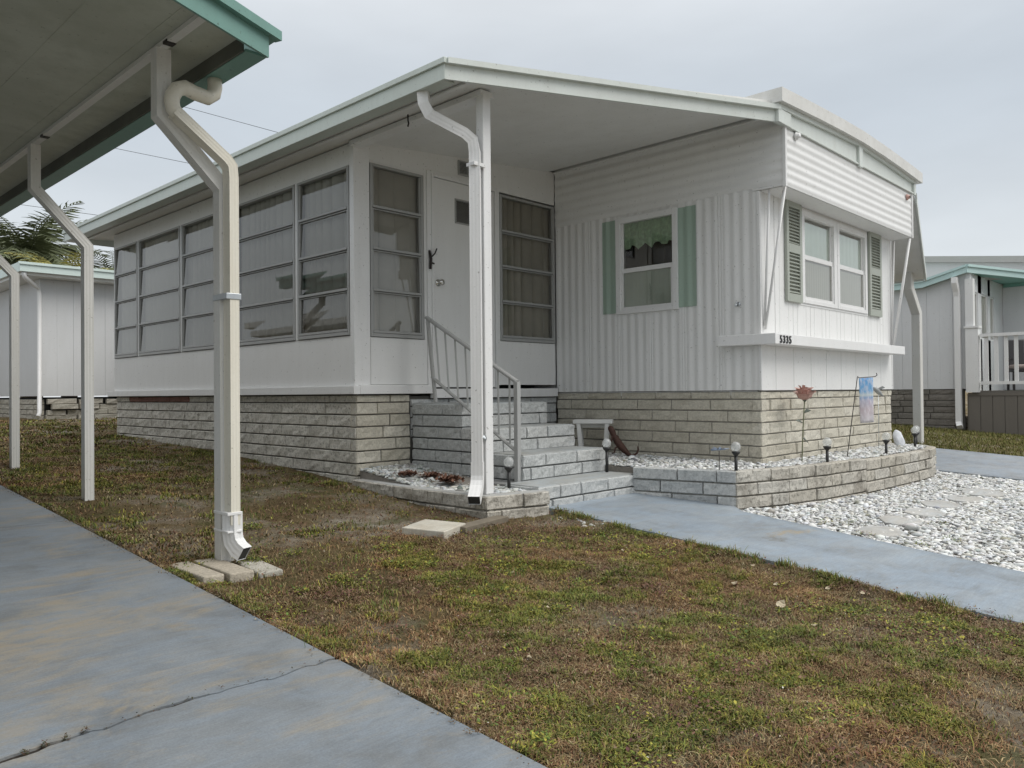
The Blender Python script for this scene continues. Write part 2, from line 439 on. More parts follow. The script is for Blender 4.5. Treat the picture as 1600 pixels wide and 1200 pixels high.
    def build(s, name, mat, parent=None, bevel=0.0, label=None):
        return link(name, s.mesh(name, mat), parent, bevel, label)

def world_of(o):
    m = Matrix.Identity(4)
    while o is not None:
        m = Matrix.Translation(o.location) @ m if o.rotation_euler[2] == 0 else o.matrix_basis @ m
        o = o.parent
    return m
def link(name, me, parent=None, bevel=0.0, label=None):
    o = bpy.data.objects.new(name, me); COL.objects.link(o)
    if parent is not None:
        o.parent = parent
        o.matrix_parent_inverse = Matrix.Translation(-Vector(parent['base'])) if 'base' in parent else Matrix.Identity(4)
    if bevel:
        b = o.modifiers.new('bevel', 'BEVEL'); b.width = bevel; b.segments = 2; b.limit_method = 'ANGLE'
    if label: o['label'] = label
    return o
def thing(name, loc, label, cat, group=None):
    """an empty at the thing's base; children keep scene coordinates"""
    o = bpy.data.objects.new(name, None); COL.objects.link(o); o.location = loc
    o.empty_display_size = 0.1
    o['base'] = [float(q) for q in loc]
    o['label'] = label; o['category'] = cat
    if group: o['group'] = group
    return o
def local_thing(name, loc, label, cat, group=None, rz=0.0):
    """an empty whose children are modelled round its own origin"""
    o = bpy.data.objects.new(name, None); COL.objects.link(o); o.location = loc; o.rotation_euler = (0, 0, rz)
    o.empty_display_size = 0.1
    o['label'] = label; o['category'] = cat
    if group: o['group'] = group
    return o
def tag(o, label=None, cat=None, group=None, kind=None):
    if label: o['label'] = label
    if cat: o['category'] = cat
    if group: o['group'] = group
    if kind: o['kind'] = kind
    return o
def structure(o): o['kind'] = 'structure'; return o

# blocks: shared rough-faced meshes, one object per block
BLOCKS = {}
def block_mesh(mat, k):
    key = (mat, k)
    if key not in BLOCKS:
        rr = random.Random(hash(mat) % 1000 + k*17)
        b = MB(); nx, nz = 6, 2
        xs = [0, .012] + [(.012 + (1-.024)*i/nx) for i in range(1, nx)] + [.988, 1]
        zs = [0, .07] + [.5] + [.93, 1]
        grid = []
        for j, z in enumerate(zs):
            row = []
            for i, x_ in enumerate(xs):
                edge = (i in (0, len(xs)-1)) or (j in (0, len(zs)-1))
                y_ = 0.008 if edge else rr.uniform(-0.009, 0.003)
                row.append(len(b.v)); b.v.append((x_, y_, z))
            grid.append(row)
        for j in range(len(zs)-1):
            for i in range(len(xs)-1):
                b.f.append((grid[j][i], grid[j][i+1], grid[j+1][i+1], grid[j+1][i])); b.smooth.append(False)
        # body behind the face
        k0 = len(b.v); b.v += [(0, .085, 0), (1, .085, 0), (1, .085, 1), (0, .085, 1)]
        a0, a1, a2, a3 = grid[0][0], grid[0][-1], grid[-1][-1], grid[-1][0]
        b.f += [(a0, k0, k0+1, a1), (a1, k0+1, k0+2, a2), (a2, k0+2, k0+3, a3), (a3, k0+3, k0, a0)]; b.smooth += [False]*4
        BLOCKS[key] = b.mesh('brick', mat)
    return BLOCKS[key]
def put_block(parent, p, nrm, L, H, mat, tilt=0.0, name='brick'):
    """p: lower corner at the start; runs along rot90(normal)"""
    o = bpy.data.objects.new(name, block_mesh(mat, random.randrange(6))); COL.objects.link(o)
    ang = math.atan2(nrm[0], -nrm[1])
    M = Matrix.Translation(p) @ Matrix.Rotation(ang, 4, 'Z') @ Matrix.Rotation(tilt, 4, 'Y') @ Matrix.Diagonal((L, 1, H, 1))
    o.parent = parent
    base = None; q = parent
    while q is not None:
        if 'base' in q: base = Vector(q['base'])
        q = q.parent
    o.matrix_parent_inverse = Matrix.Identity(4)
    o.matrix_basis = (Matrix.Translation(-base) @ M) if (base is not None and 'base' in parent) else M
    return o
def lay(parent, start, nrm, length, z_top, z_bot, mat, H=0.102, L0=0.40, gap=0.009, vary=0.0, first=0.0, zmin=None, mats=None, depth_jit=0.003):
    """courses from z_top down; zmin(x,y): blocks wholly below the ground are left out"""
    dx, dy = -nrm[1], nrm[0]
    z = z_top; row = 0
    while z > z_bot + 0.012:
        h = (first if (row == 0 and first) else H); z0 = max(z - h, z_bot - 0.03)
        t = 0.0 if row % 2 == 0 else -random.uniform(.35, .65)*L0
        while t < length - 0.015:
            L = L0*(1 + random.uniform(-vary, vary))
            a, b_ = max(t, 0.0), min(t + L, length)
            if length - b_ < 0.07: b_ = length
            if b_ - a > 0.03:
                px, py = start[0] + dx*a, start[1] + dy*a
                if zmin is None or z > zmin(px, py) + 0.01:
                    mm = mat if not mats else mats(row, px, py, mat)
                    j = random.uniform(-depth_jit, depth_jit)
                    put_block(parent, Vector((px - nrm[0]*j, py - nrm[1]*j, z0)), nrm, b_ - a - gap, (z - z0) - gap, mm)
            t = b_ if b_ == length else t + L
        z = z0; row += 1

# ------------------------------------------------------------------ ground
def g(y):
    y = np.asarray(y, float)
    z = np.where(y < 8, 0.05 + 0.065*(y-5.5), np.where(y < 15, 0.2125 + 0.033*(y-8), 0.4435))
    return np.where(y < -8, 0.05 + 0.065*(-13.5), z)
def gz(y): return float(g(y))
_P = {}
def vnoise(x, y, scale, seed=0):
    """smooth 2-D value noise, 0..1"""
    if seed not in _P: _P[seed] = np.random.default_rng(100+seed).random((256, 256))
    T = _P[seed]
    X = np.asarray(x)*scale; Y = np.asarray(y)*scale
    xi = np.floor(X).astype(int); yi = np.floor(Y).astype(int); fx = X-xi; fy = Y-yi
    fx = fx*fx*(3-2*fx); fy = fy*fy*(3-2*fy)
    a = T[xi % 256, yi % 256]; b = T[(xi+1) % 256, yi % 256]; c = T[xi % 256, (yi+1) % 256]; dd = T[(xi+1) % 256, (yi+1) % 256]
    return (a*(1-fx)+b*fx)*(1-fy) + (c*(1-fx)+dd*fx)*fy
def fnoise(x, y, scale, seed=0, octv=4):
    s = 0; a = 1; tot = 0
    for k in range(octv):
        s = s + a*vnoise(x, y, scale*2**k, seed+k); tot += a; a *= .55
    return s/tot
WALK_L = [(4.30, 3.82), (4.17, 2.17), (4.03, 0.80), (3.88, -3.0)]
WALK_R = [(5.56, 3.00), (5.40, 2.85), (5.25, 1.95), (5.09, 1.0), (4.90, -3.0)]
def interp_x(line, y):
    ys = [p[1] for p in line][::-1]; xs = [p[0] for p in line][::-1]
    return np.interp(y, ys, xs)
def lawn_mask(x, y):
    """1 where lawn grows"""
    m = (x > 1.568) & (x < np.where(y > 10.9, 9.0, interp_x(WALK_L, y))) & (y > -3)
    m &= ~((y > 3.78) & (x > 3.72) & (y < 10.95))
    return m
def height(x, y):
    h = g(y) + (fnoise(x, y, 3.1, 3, 4)-.5)*0.035 + (fnoise(x, y, 14, 9, 3)-.5)*0.016
    edge = np.exp(-((x-interp_x(WALK_L, y))/.10)**2)*(y < 3.8) + np.exp(-((x-1.568)/.09)**2)
    return h + 0.004 + 0.016*edge
xs = np.unique(np.concatenate([np.linspace(-120, -6, 14), np.linspace(-6, 1.5, 9), np.arange(1.5, 5.6, 0.035), np.linspace(5.6, 25, 40), np.linspace(25, 160, 14)]))
ys = np.unique(np.concatenate([np.linspace(-120, -8, 12), np.linspace(-8, 0.4, 12), np.arange(0.4, 6.5, 0.035), np.linspace(6.5, 16, 100), np.linspace(16, 200, 16)]))
GX, GY = np.meshgrid(xs, ys, indexing='ij')
GZ = height(GX, GY)
hard = (~lawn_mask(GX, GY)) & (GX < 13) & (GY < 3.9) & (GY > -6) | (GX < 1.6) & (GY < 20) | (GX > 9.5) & (GX < 12.7) | (GX > 4.2) & (GX < 10) & (GY < 11) & (GY > 3.5)
GZ = np.where(hard, g(GY)-0.06, GZ)
me = bpy.data.meshes.new('ground')
nx, ny = GX.shape
idx = np.arange(nx*ny).reshape(nx, ny)
faces = np.stack([idx[:-1, :-1], idx[1:, :-1], idx[1:, 1:], idx[:-1, 1:]], -1).reshape(-1, 4)
def np_mesh(name, V, F, mat, tone=None, smooth=False):
    me = bpy.data.meshes.new(name)
    V = np.ascontiguousarray(V, np.float32); F = np.ascontiguousarray(F, np.int32); k = F.shape[1]
    me.vertices.add(len(V)); me.vertices.foreach_set('co', V.ravel())
    me.loops.add(F.size); me.loops.foreach_set('vertex_index', F.ravel())
    me.polygons.add(len(F)); me.polygons.foreach_set('loop_start', np.arange(0, F.size, k, dtype=np.int32))
    try: me.polygons.foreach_set('loop_total', np.full(len(F), k, np.int32))
    except Exception: pass
    if smooth: me.polygons.foreach_set('use_smooth', np.ones(len(F), bool))
    if tone is not None:
        a = me.color_attributes.new('tone', 'FLOAT_COLOR', 'POINT')
        c = np.ones((len(V), 4), np.float32); c[:, :3] = tone
        a.data.foreach_set('color', c.ravel())
    me.materials.append(MATS[mat]); me.update(calc_edges=True)
    return me
structure(link('ground', np_mesh('ground', np.stack([GX, GY, GZ], -1).reshape(-1, 3), faces, 'lawn_soil', smooth=True)))

# driveway: slabs parted by wandering cracks
drive = bpy.data.objects.new('driveway', None); COL.objects.link(drive); structure(drive)
def crack1(x): return 2.378 - .12*(x-1.15)**2 + 0.006*math.sin(x*13+1) + 0.005*math.sin(x*37) + 0.020*(float(vnoise(x, 2.0, 18, 29))-.5) + 0.014*(float(vnoise(x, 2.0, 60, 30))-.5)
def crack2(x): return 5.21 + 0.008*math.sin(x*6) + 0.02*(float(vnoise(x, 6.0, 20, 31))-.5)
def straight(yy): return lambda x: yy
def slab(ya, yb, x0=-2.7, x1=1.565):
    b = MB(); n = 150; rows = 40
    xs_ = [x0 + (x1-x0)*i/n for i in range(n+1)]
    grid = []
    for j in range(rows+1):
        row = []
        for x_ in xs_:
            a = ya(x_); c = yb(x_)
            gp0 = 0.003 + 0.022*float(vnoise(x_, 1.0, 5, 21))**3 + .004*float(vnoise(x_, 4.0, 40, 22)) if ya is not straight else 0
            y_ = (a+gp0) + ((c-0.003) - (a+gp0))*j/rows
            xx = x_
            if x_ == x1: xx = x1 + 0.030*(float(vnoise(3.0, y_, 5, 33))-.5) + 0.022*(float(vnoise(3.0, y_, 23, 34))-.5)
            dz = 0.0
            row.append(len(b.v)); b.v.append((xx, y_, gz(y_) + 0.028 + dz))
        grid.append(row)
    for j in range(rows):
        for i in range(n):
            b.f.append((grid[j][i], grid[j][i+1], grid[j+1][i+1], grid[j+1][i])); b.smooth.append(True)
    # skirts
    for line in (grid[0], grid[-1][::-1], [r_[-1] for r_ in grid]):
        low = []
        for q in line:
            low.append(len(b.v)); vx = b.v[q]; b.v.append((vx[0], vx[1], vx[2]-0.09))
        for a in range(len(line)-1):
            b.f.append((line[a], low[a], low[a+1], line[a+1])); b.smooth.append(False)
    for k_, f_ in enumerate(b.f): b.smooth[k_] = False
    b.build('slab', 'driveway_concrete', drive)
plain('crack_soil', (.022, .017, .012), .95, 0, .5, 60)
def crack_fill(fn, name):
    b = MB(); n = 120
    for i in range(n):
        xa, xb = -2.6 + 4.15*i/n, -2.6 + 4.15*(i+1)/n
        ya, yb = fn(xa), fn(xb)
        b.quad((xa, ya-.006, gz(ya)+.0225), (xb, yb-.006, gz(yb)+.0225), (xb, yb+.05, gz(yb)+.0225), (xa, ya+.05, gz(ya)+.0225))
    b.build(name, 'crack_soil', drive)
crack_fill(crack1, 'crack_dirt'); crack_fill(crack2, 'crack_dirt')
slab(straight(-4.0), crack1); slab(crack1, crack2); slab(crack2, straight(8.2)); slab(straight(8.2), straight(11.5)); slab(straight(11.5), straight(18))
# front walkway and right-hand driveway
def strip(name, L_, R_, ys_, mat, lift=0.03, thick=0.1):
    b = MB(); rows = []
    for y_ in ys_:
        a = float(interp_x(L_, y_)); c = float(interp_x(R_, y_))
        a += 0.02*(float(vnoise(1.0, y_, 4, 41))-.5)
        row = []
        for k in range(7):
            row.append(len(b.v)); b.v.append((a+(c-a)*k/6, y_, gz(y_)+lift))
        rows.append(row)
    for j in range(len(rows)-1):
        for k in range(6):
            b.f.append((rows[j][k], rows[j][k+1], rows[j+1][k+1], rows[j+1][k])); b.smooth.append(True)
    for side in (0, 6):
        low = []
        for r_ in rows:
            vx = b.v[r_[side]]; low.append(len(b.v)); b.v.append((vx[0], vx[1], vx[2]-thick))
        for j in range(len(rows)-1):
            b.f.append((rows[j][side], low[j], low[j+1], rows[j+1][side])); b.smooth.append(False)
    low = []
    for q in rows[-1]:
        vx = b.v[q]; low.append(len(b.v)); b.v.append((vx[0], vx[1], vx[2]-thick))
    for k in range(6): b.f.append((rows[-1][k], low[k], low[k+1], rows[-1][k+1])); b.smooth.append(False)
    return structure(b.build(name, mat))
strip('walkway', WALK_L, WALK_R + [], np.linspace(-3, 3.81, 50), 'walkway_concrete')
strip('driveway', [(9.72, 12.0), (9.72, -6)], [(12.55, 12.0), (12.55, -6)], np.linspace(-6, 12, 40), 'far_drive_concrete', 0.02)

# ------------------------------------------------------------------ the mobile home with its enclosed porch
XP, YP, XM, YE, XR = 3.827, 5.504, 6.40, 3.175, 9.65     # porch side wall, porch front wall, home side wall, home end wall, far side
home = thing('mobile_home', (6.4, 3.175, 0.1), 'white mobile home on block skirting with glazed sun porch and bowed roof', 'mobile home')
def soff(x, y): return 2.885 + 0.09*(x-3.4)
# shell (unseen sides keep the rooms dark)
b = MB(); b.box(XM+.02, XR-.03, 14.9, 15.0, .8, 3.2); b.box(XR-.10, XR-.02, YE+.02, 14.9, .8, 3.2); b.box(XM+.02, XR-.03, YE+.05, 15.0, .76, .80)
b.box(XM+.02, XM+.06, 5.56, 14.9, .8, 3.25)
b.build('shell_wall', 'white_wall_board', home)
b = MB(); b.box(XM+.9, XM+.94, YE+.4, 6.4, .8, 3.2); b.box(XM+.05, XR-.12, YE+1.0, YE+1.04, .8, 3.2); b.build('inner_wall', 'interior_dark', home)

# corrugated side panels
def corr_panel(y0, y1, waves, amp, holes, mat, name, z0, z1, off=0.0, seam=True, label=None):
    b = MB(); n = waves*10
    def px(t):   # t 0..1 along panel: soft ribs on one pitch for the whole wall
        yy = y0+(y1-y0)*t
        v = amp*(.5-.5*math.cos(2*math.pi*(yy-3.18)/.0935))
        e_ = min(t, 1-t)*(abs(y1-y0))
        if seam and e_ < .02: v = amp*1.0 if e_ > .008 else amp*.35
        return XM + off - v
    ts = [i/n for i in range(n+1)]
    if seam: ts = sorted(set(ts + [.008/abs(y1-y0), .02/abs(y1-y0), 1-.008/abs(y1-y0), 1-.02/abs(y1-y0)]))
    for t0, t1 in zip(ts[:-1], ts[1:]):
        ya, yb = y0+(y1-y0)*t0, y0+(y1-y0)*t1
        ym = (ya+yb)/2
        segs = [(z0, z1)]
        for (h0, h1, hz0, hz1) in holes:
            if h0 < ym < h1: segs = [(z0, hz0), (hz1, z1)]
        for (a, c) in segs:
            if c - a > .001: b.quad((px(t0), ya, a), (px(t1), yb, a), (px(t1), yb, c), (px(t0), ya, c), True)
    return b.build(name, mat, home, label=label)
SW = (4.02, 4.65, 1.61, 2.49)
ysm = [5.50, 5.055, 4.668, 4.302, 3.932, 3.547, 3.18]
for a, c in zip(ysm[:-1], ysm[1:]):
    corr_panel(a, c, 4, 0.0075, [SW], 'white_siding', 'wall_panel', .805, 2.56)
corr_panel(4.868, 4.692, 2, 0.0075, [], 'green_band', 'green_strip', 1.585, 2.515, -0.009, False)
corr_panel(3.978, 3.79, 2, 0.0075, [], 'green_band', 'green_strip', 1.585, 2.515, -0.009, False)
# backing so that the seams never show daylight
b = MB(); b.box(XM+.012, XM+.03, 4.68, 5.5, .8, 3.2); b.box(XM+.012, XM+.03, 3.19, 3.99, .8, 3.2); b.box(XM+.012, XM+.03, 3.99, 4.68, .8, 1.58); b.box(XM+.012, XM+.03, 3.99, 4.68, 2.52, 3.2)
b.build('wall_core', 'interior_dark', home)
# lapped siding above, turning the corner onto the projecting hood
def lap(b, p0, p1, nrm, z0, z1, n, amp):
    """horizontal laps between two plan points"""
    m = n*8
    prof = []
    for i in range(m+1):
        t = i/m; u = (t*n) % 1.0 if i < m else 1.0
        v = amp*(.5-.5*math.cos(2*math.pi*min(1, u)))
        prof.append((v, z0+(z1-z0)*t))
    for (v0, a), (v1, c) in zip(prof[:-1], prof[1:]):
        b.quad((p0[0]+nrm[0]*v0, p0[1]+nrm[1]*v0, a), (p1[0]+nrm[0]*v0, p1[1]+nrm[1]*v0, a), (p1[0]+nrm[0]*v1, p1[1]+nrm[1]*v1, c), (p0[0]+nrm[0]*v1, p0[1]+nrm[1]*v1, c), True)
YH = 2.94
b = MB(); lap(b, (XM-.004, 5.5), (XM-.004, YH+.012), (-1, 0), 2.555, 3.185, 7, 0.008); b.build('siding', 'white_siding', home)
b = MB(); lap(b, (XM+.012, YH), (XR-.012, YH), (0, -1), 2.535, 3.045, 7, 0.0068)
hood = b.build('hood_siding', 'white_siding', home)
b = MB(); lap(b, (XR+.003, YH+.012), (XR+.003, YE), (1, 0), 2.535, 3.045, 7, 0.012)
b.box(XM+.01, XR-.005, YH+.006, YE-.004, 2.530, 2.536); b.build('hood_soffit', 'white_wall_board', home)
b = MB(); b.box(XM-.018, XM+.014, YH-.016, YH+.014, 2.525, 3.05); b.box(XM-.014, XM+.003, YH+.012, YE+.06, 2.535, 2.552); b.build('corner_trim', 'white_painted_metal', home, 0.003)
MB().box(XR-.014, XR+.016, YH-.016, YH+.014, 2.525, 3.05).build('corner_trim', 'white_painted_metal', home, 0.003)
# grooved boards of the end wall
ES = [6.40, 6.67, 7.035, 7.413, 7.774, 8.144, 8.54, 8.907, 9.279, 9.65]
EW = [(7.27, 8.83, 1.66, 2.46)]
for a, c in zip(ES[:-1], ES[1:]):
    b = MB(); top = MB(); n = max(3, round((c-a)/.093))
    for k in range(n):
        xa = a + (c-a)*k/n; xb = a + (c-a)*(k+1)/n
        ga = .004 if k == 0 else .0009; gb = .004 if k == n-1 else .0009
        xm = (xa+xb)/2
        segs = [(1.24, 2.535)]
        if EW[0][0] < xm < EW[0][1]: segs = [(1.24, EW[0][2]), (EW[0][3], 2.535)]
        for z0, z1 in segs:
            (top if z0 > 2 else b).box(xa+ga, xb-gb, YE-(.004 if k % 2 else .003), YE+.012, z0, z1)
    b.box(a+.003, c-.003, YE-.004, YE+.012, .803, 1.2395)
    b.build('wall_board', 'white_siding', home)
    if top.v: top.build('wall_board', 'white_siding', home)
b = MB()
b.box(XM+.002, 7.25, YE+.002, YE+.02, .8, 2.54); b.box(8.85, XR-.002, YE+.002, YE+.02, .8, 2.54); b.box(7.25, 8.85, YE+.002, YE+.02, .8, 1.64); b.box(7.25, 8.85, YE+.002, YE+.02, 2.48, 2.54)
b.build('wall_core', 'mortar', home)
MB().box(XM-.016, XM+.014, YE-.010, YE+.018, .803, 2.53).build('corner_trim', 'white_painted_metal', home, 0.003); MB().box(XR-.014, XR+.012, YE-.010, YE+.018, .803, 2.53).build('corner_trim', 'white_painted_metal', home, 0.003)
# shelf that wraps the corner, with the house number
shelf = MB().prism([(6.31, 3.0), (9.56, 3.0), (9.56, YE-.006), (XM-.02, YE-.006), (XM-.02, 3.515), (6.27, 3.515)], 1.195, 1.286).build('shelf', 'white_painted_metal', home, 0.004)
fc = bpy.data.curves.new('house_number', 'FONT'); fc.body = '5335'; fc.size = 0.092; fc.extrude = 0.003; fc.offset = 0.0012; fc.space_character = 1.22
tmp = bpy.data.objects.new('tmp', fc); COL.objects.link(tmp)
bpy.context.view_layer.update()
nm = bpy.data.meshes.new_from_object(tmp.evaluated_get(bpy.context.evaluated_depsgraph_get()))
bpy.data.objects.remove(tmp)
nm.materials.clear(); nm.materials.append(MATS['digit_black'])
nm.transform(Matrix.Translation((6.385, 2.996, 1.206)) @ Matrix.Rotation(R(90), 4, 'X') @ Matrix.Diagonal((1.05, 1, 1, 1)))
num = link('house_number', nm, home)
# hood braces
def rod(p, q, r=.011, mat='white_painted_metal', name='brace'):
    return MB().tube([p, q], r, 8).build(name, mat, home)
rod((6.425, 2.95, 2.53), (6.445, 3.155, 1.33)); rod((6.42, 3.09, 2.53), (6.445, 3.162, 1.36))
rod((6.53, 3.02, 2.53), (6.455, 3.15, 1.35), .005)
rod((9.63, 2.955, 2.52), (9.615, 3.14, 1.30), .016); rod((9.64, 3.13, 2.52), (9.625, 3.16, 1.30), .011)

# end window: two double-hung units in one white frame
def hung_window(name, u0, u1, z0, z1, rail, P, depth, mats, parent=home, upper='curtain_white', lower='blind_beige', valance=False, open_dark=False):
    """P(u, d, z): u along wall, d outward"""
    def bx(b, ua, ub, da, db, za, zb):
        c = [P(u_, d_, z_) for z_ in (za, zb) for d_ in (da, db) for u_ in (ua, ub)]
        i = len(b.v); b.v += c
        for f in ((0, 2, 3, 1), (4, 5, 7, 6), (0, 1, 5, 4), (2, 6, 7, 3), (0, 4, 6, 2), (1, 3, 7, 5)):
            b.f.append(tuple(i+k for k in f)); b.smooth.append(False)
    fw_ = .056
    b = MB()
    bx(b, u0, u0+fw_, -.06, .022, z0, z1); bx(b, u1-fw_, u1, -.06, .022, z0, z1)
    bx(b, u0+fw_, u1-fw_, -.06, .022, z0, z0+.04); bx(b, u0+fw_, u1-fw_, -.06, .022, z1-fw_, z1)
    win = b.build(name, 'white_painted_metal', parent, 0.003)
    b = MB()
    a, c = u0+fw_, u1-fw_
    bx(b, a, c, -.045, .004, rail-.022, rail+.022)
    bx(b, a, a+.02, -.045, -.012, rail+.022, z1-fw_); bx(b, c-.02, c, -.045, -.012, rail+.022, z1-fw_)
    bx(b, a, a+.024, -.03, .010, z0+.04, rail-.022); bx(b, c-.024, c, -.03, .010, z0+.04, rail-.022); bx(b, a+.024, c-.024, -.03, .010, z0+.04, z0+.066)
    b.build('sash', 'white_painted_metal', win, 0.002)
    def pn(za, zb, d_, nm_='pane'):
        b = MB(); b.quad(P(a+.005, d_, za), P(c-.005, d_, za), P(c-.005, d_, zb), P(a+.005, d_, zb)); return b.build(nm_, 'window_glass', win)
    pn(rail+.02, z1-fw_+.005, -.018); pn(z0+.05, rail-.02, -.004)
    def folds(za, zb, d_, mat, nm_, amp=.012, per=.07, scal=0.0):
        b = MB(); n = int((c-a)/.012)
        pts = []
        for i in range(n+1):
            u_ = a + (c-a)*i/n
            pts.append((u_, d_ - amp*(1+math.sin(2*math.pi*u_/per + .6*math.sin(u_*17))), za + scal*abs(math.sin(u_*19)) + scal*.5*math.sin(u_*47)))
        for q0, q1 in zip(pts[:-1], pts[1:]):
            b.quad(P(q0[0], q0[1], q0[2]), P(q1[0], q1[1], q1[2]), P(q1[0], q1[1], zb), P(q0[0], q0[1], zb), True)
        b.build(nm_, mat, win)
    if valance:
        folds(rail+.21, z1-fw_, -.030, 'valance_green', 'valance', .012, .085, .03)
        folds(z0+.03, rail-.01, -.022, 'curtain_sage', 'curtain', .004, .09)
    else:
        folds(rail-.02, z1-.085, -.030, upper, 'curtain', .002, .11)
        folds(z0+.03, rail-.03, -.024, lower, 'blind', .001, .05)
    return win
PE = lambda u, d_, z: (u, YE - d_, z)
hung_window('window', 7.215, 8.02, 1.622, 2.50, 2.065, PE, .05, None)
hung_window('window', 8.05, 8.865, 1.622, 2.50, 2.065, PE, .05, None)
b = MB(); b.box(8.02, 8.05, YE-.018, YE+.05, 1.622, 2.50); b.box(7.19, 8.89, YE-.010, YE+.004, 1.60, 1.6215); b.box(7.19, 8.89, YE-.010, YE+.004, 2.5005, 2.52); b.build('window_mullion', 'white_painted_metal', home, 0.002)
PS = lambda u, d_, z: (XM - d_, -u, z)
hung_window('window', -4.69, -3.98, 1.570, 2.522, 1.995, lambda u, d_, z: (XM - .012 - d_, -u, z), .05, None, valance=True)
# louvred shutters
def shutter(x0, x1, z0, z1):
    b = MB(); y0 = YE-.034; y1 = YE-.006; s_ = .045
    zm = (z0+z1)/2 + .02
    b.box(x0, x0+s_, y0, y1, z0, z1); b.box(x1-s_, x1, y0, y1, z0, z1)
    for a, c in ((z0, z0+.075), (zm-.04, zm+.04), (z1-.075, z1)): b.box(x0+s_, x1-s_, y0, y1, a, c)
    b.box(x0+s_, x1-s_, y1-.004, y1, z0+.07, z1-.07)
    sh = b.build('shutter', 'sage_shutter', home, 0.002)
    me_ = None
    for za, zb in ((z0+.075, zm-.04), (zm+.04, z1-.075)):
        n = 11
        for k in range(n):
            zc = za + (zb-za)*(k+.5)/n
            if me_ is None:
                hx = (x1-x0)/2 - s_
                me_ = MB().obox((0, 0, 0), (hx, 0, 0), (0, .011, .009), (0, -.0022, .0028)).mesh('slat', 'sage_shutter')
            o = bpy.data.objects.new('slat', me_); COL.objects.link(o); o.parent = sh
            o.location = ((x0+x1)/2, YE-.020, zc)
shutter(6.865, 7.185, 1.612, 2.553); shutter(8.915, 9.27, 1.612, 2.556)

# frieze and roof rim over the hood
b = MB(); zt = lambda x, y: 3.165 + 0.07*(1-abs((x-8.04)/1.75)**1.3) if abs(x-8.04) < 1.75 else 3.165
fx = [6.225, 6.6, 7.0, 7.5, 8.04, 8.6, 9.1, 9.5, 9.72]
def frieze_strip(b, xs_, y0, y1, lo, hi):
    for xa, xb in zip(xs_[:-1], xs_[1:]):
        b.prism([(xa, y0), (xb, y0), (xb, y1), (xa, y1)], lambda x, y: lo(x), lambda x, y: hi(x))
frieze_strip(b, fx, 2.932, 2.96, lambda x: 3.035, lambda x: zt(x, 0)+.02)
b.build('frieze_board', 'pale_grey_green_trim', home)
b = MB()
frieze_strip(b, fx, 2.905, 2.931, lambda x: zt(x, 0)-.022, lambda x: zt(x, 0)+.02)
b.box(6.225, 6.46, 2.905, 2.931, 3.028, 3.143)
b.prism([(8.0, 2.905), (8.09, 2.905), (8.09, 2.931), (8.0, 2.931)], 3.012, 3.212)
b.box(9.66, 9.72, 2.905, 2.931, 3.02, 3.142)
b.box(6.46, 8.0, 2.912, 2.931, 3.030, 3.046); b.box(8.09, 9.66, 2.912, 2.931, 3.030, 3.046)
b.build('frieze_trim', 'pale_grey_green_trim', home, 0.003)
rz = lambda x: 3.30 + 0.055*(1-min(1, abs((x-8.03)/1.80))**1.6) - .012*max(0, (x-8.03)/1.8)
fx2 = [6.205, 6.6, 7.0, 7.5, 8.03, 8.6, 9.1, 9.5, 9.825]
b = MB()
frieze_strip(b, fx2, 2.865, 2.885, lambda x: rz(x)-.115, rz)
for xa, xb in ((6.205, 6.225), (9.805, 9.825)):
    b.prism([(xa, 2.885), (xb, 2.885), (xb, 15.1), (xa, 15.1)], lambda x, y: rz(x)-.115, lambda x, y: rz(x))
roof = b.build('roof', 'roof_coating', home)
b = MB()
for xa, xb in zip(fx2[:-1], fx2[1:]):
    b.prism([(max(xa, 6.226), 2.886), (min(xb, 9.804), 2.886), (min(xb, 9.804), 15.08), (max(xa, 6.226), 15.08)], lambda x, y: rz(x)-.115, lambda x, y: rz(x)-.004)
b.build('roof_sheet', 'roof_coating', roof)
# small round lamps at the hood corners
b = MB(); b.lathe((6.60, 2.928, 2.995), [(.036, 0), (.036, .008), (.024, .014), (.022, .035), (.0, .036)], 14, (0, -1, 0)); b.build('marker_lamp', 'white_painted_metal', home)
b = MB(); b.lathe((9.47, 2.928, 2.962), [(.034, 0), (.034, .008), (.024, .014), (.022, .03), (.0, .031)], 14, (0, -1, 0)); lm = b.build('marker_lamp', 'rose_petal', home)
MB().lathe((9.47, 2.896, 2.962), [(.014, 0), (.014, .006), (0, .007)], 10, (0, -1, 0)).build('lamp_socket', 'black_plastic', lm)
# hose tap
b = MB(); b.tube([(6.392, 3.375, 1.565), (6.34, 3.375, 1.560), (6.325, 3.37, 1.54)], .009, 8); b.tube([(6.35, 3.375, 1.56), (6.35, 3.375, 1.585)], .006, 6); b.lathe((6.392, 3.375, 1.565), [(.02, 0), (.02, .006), (.0, .007)], 10, (-1, 0, 0)); b.build('tap', 'galvanised', home)

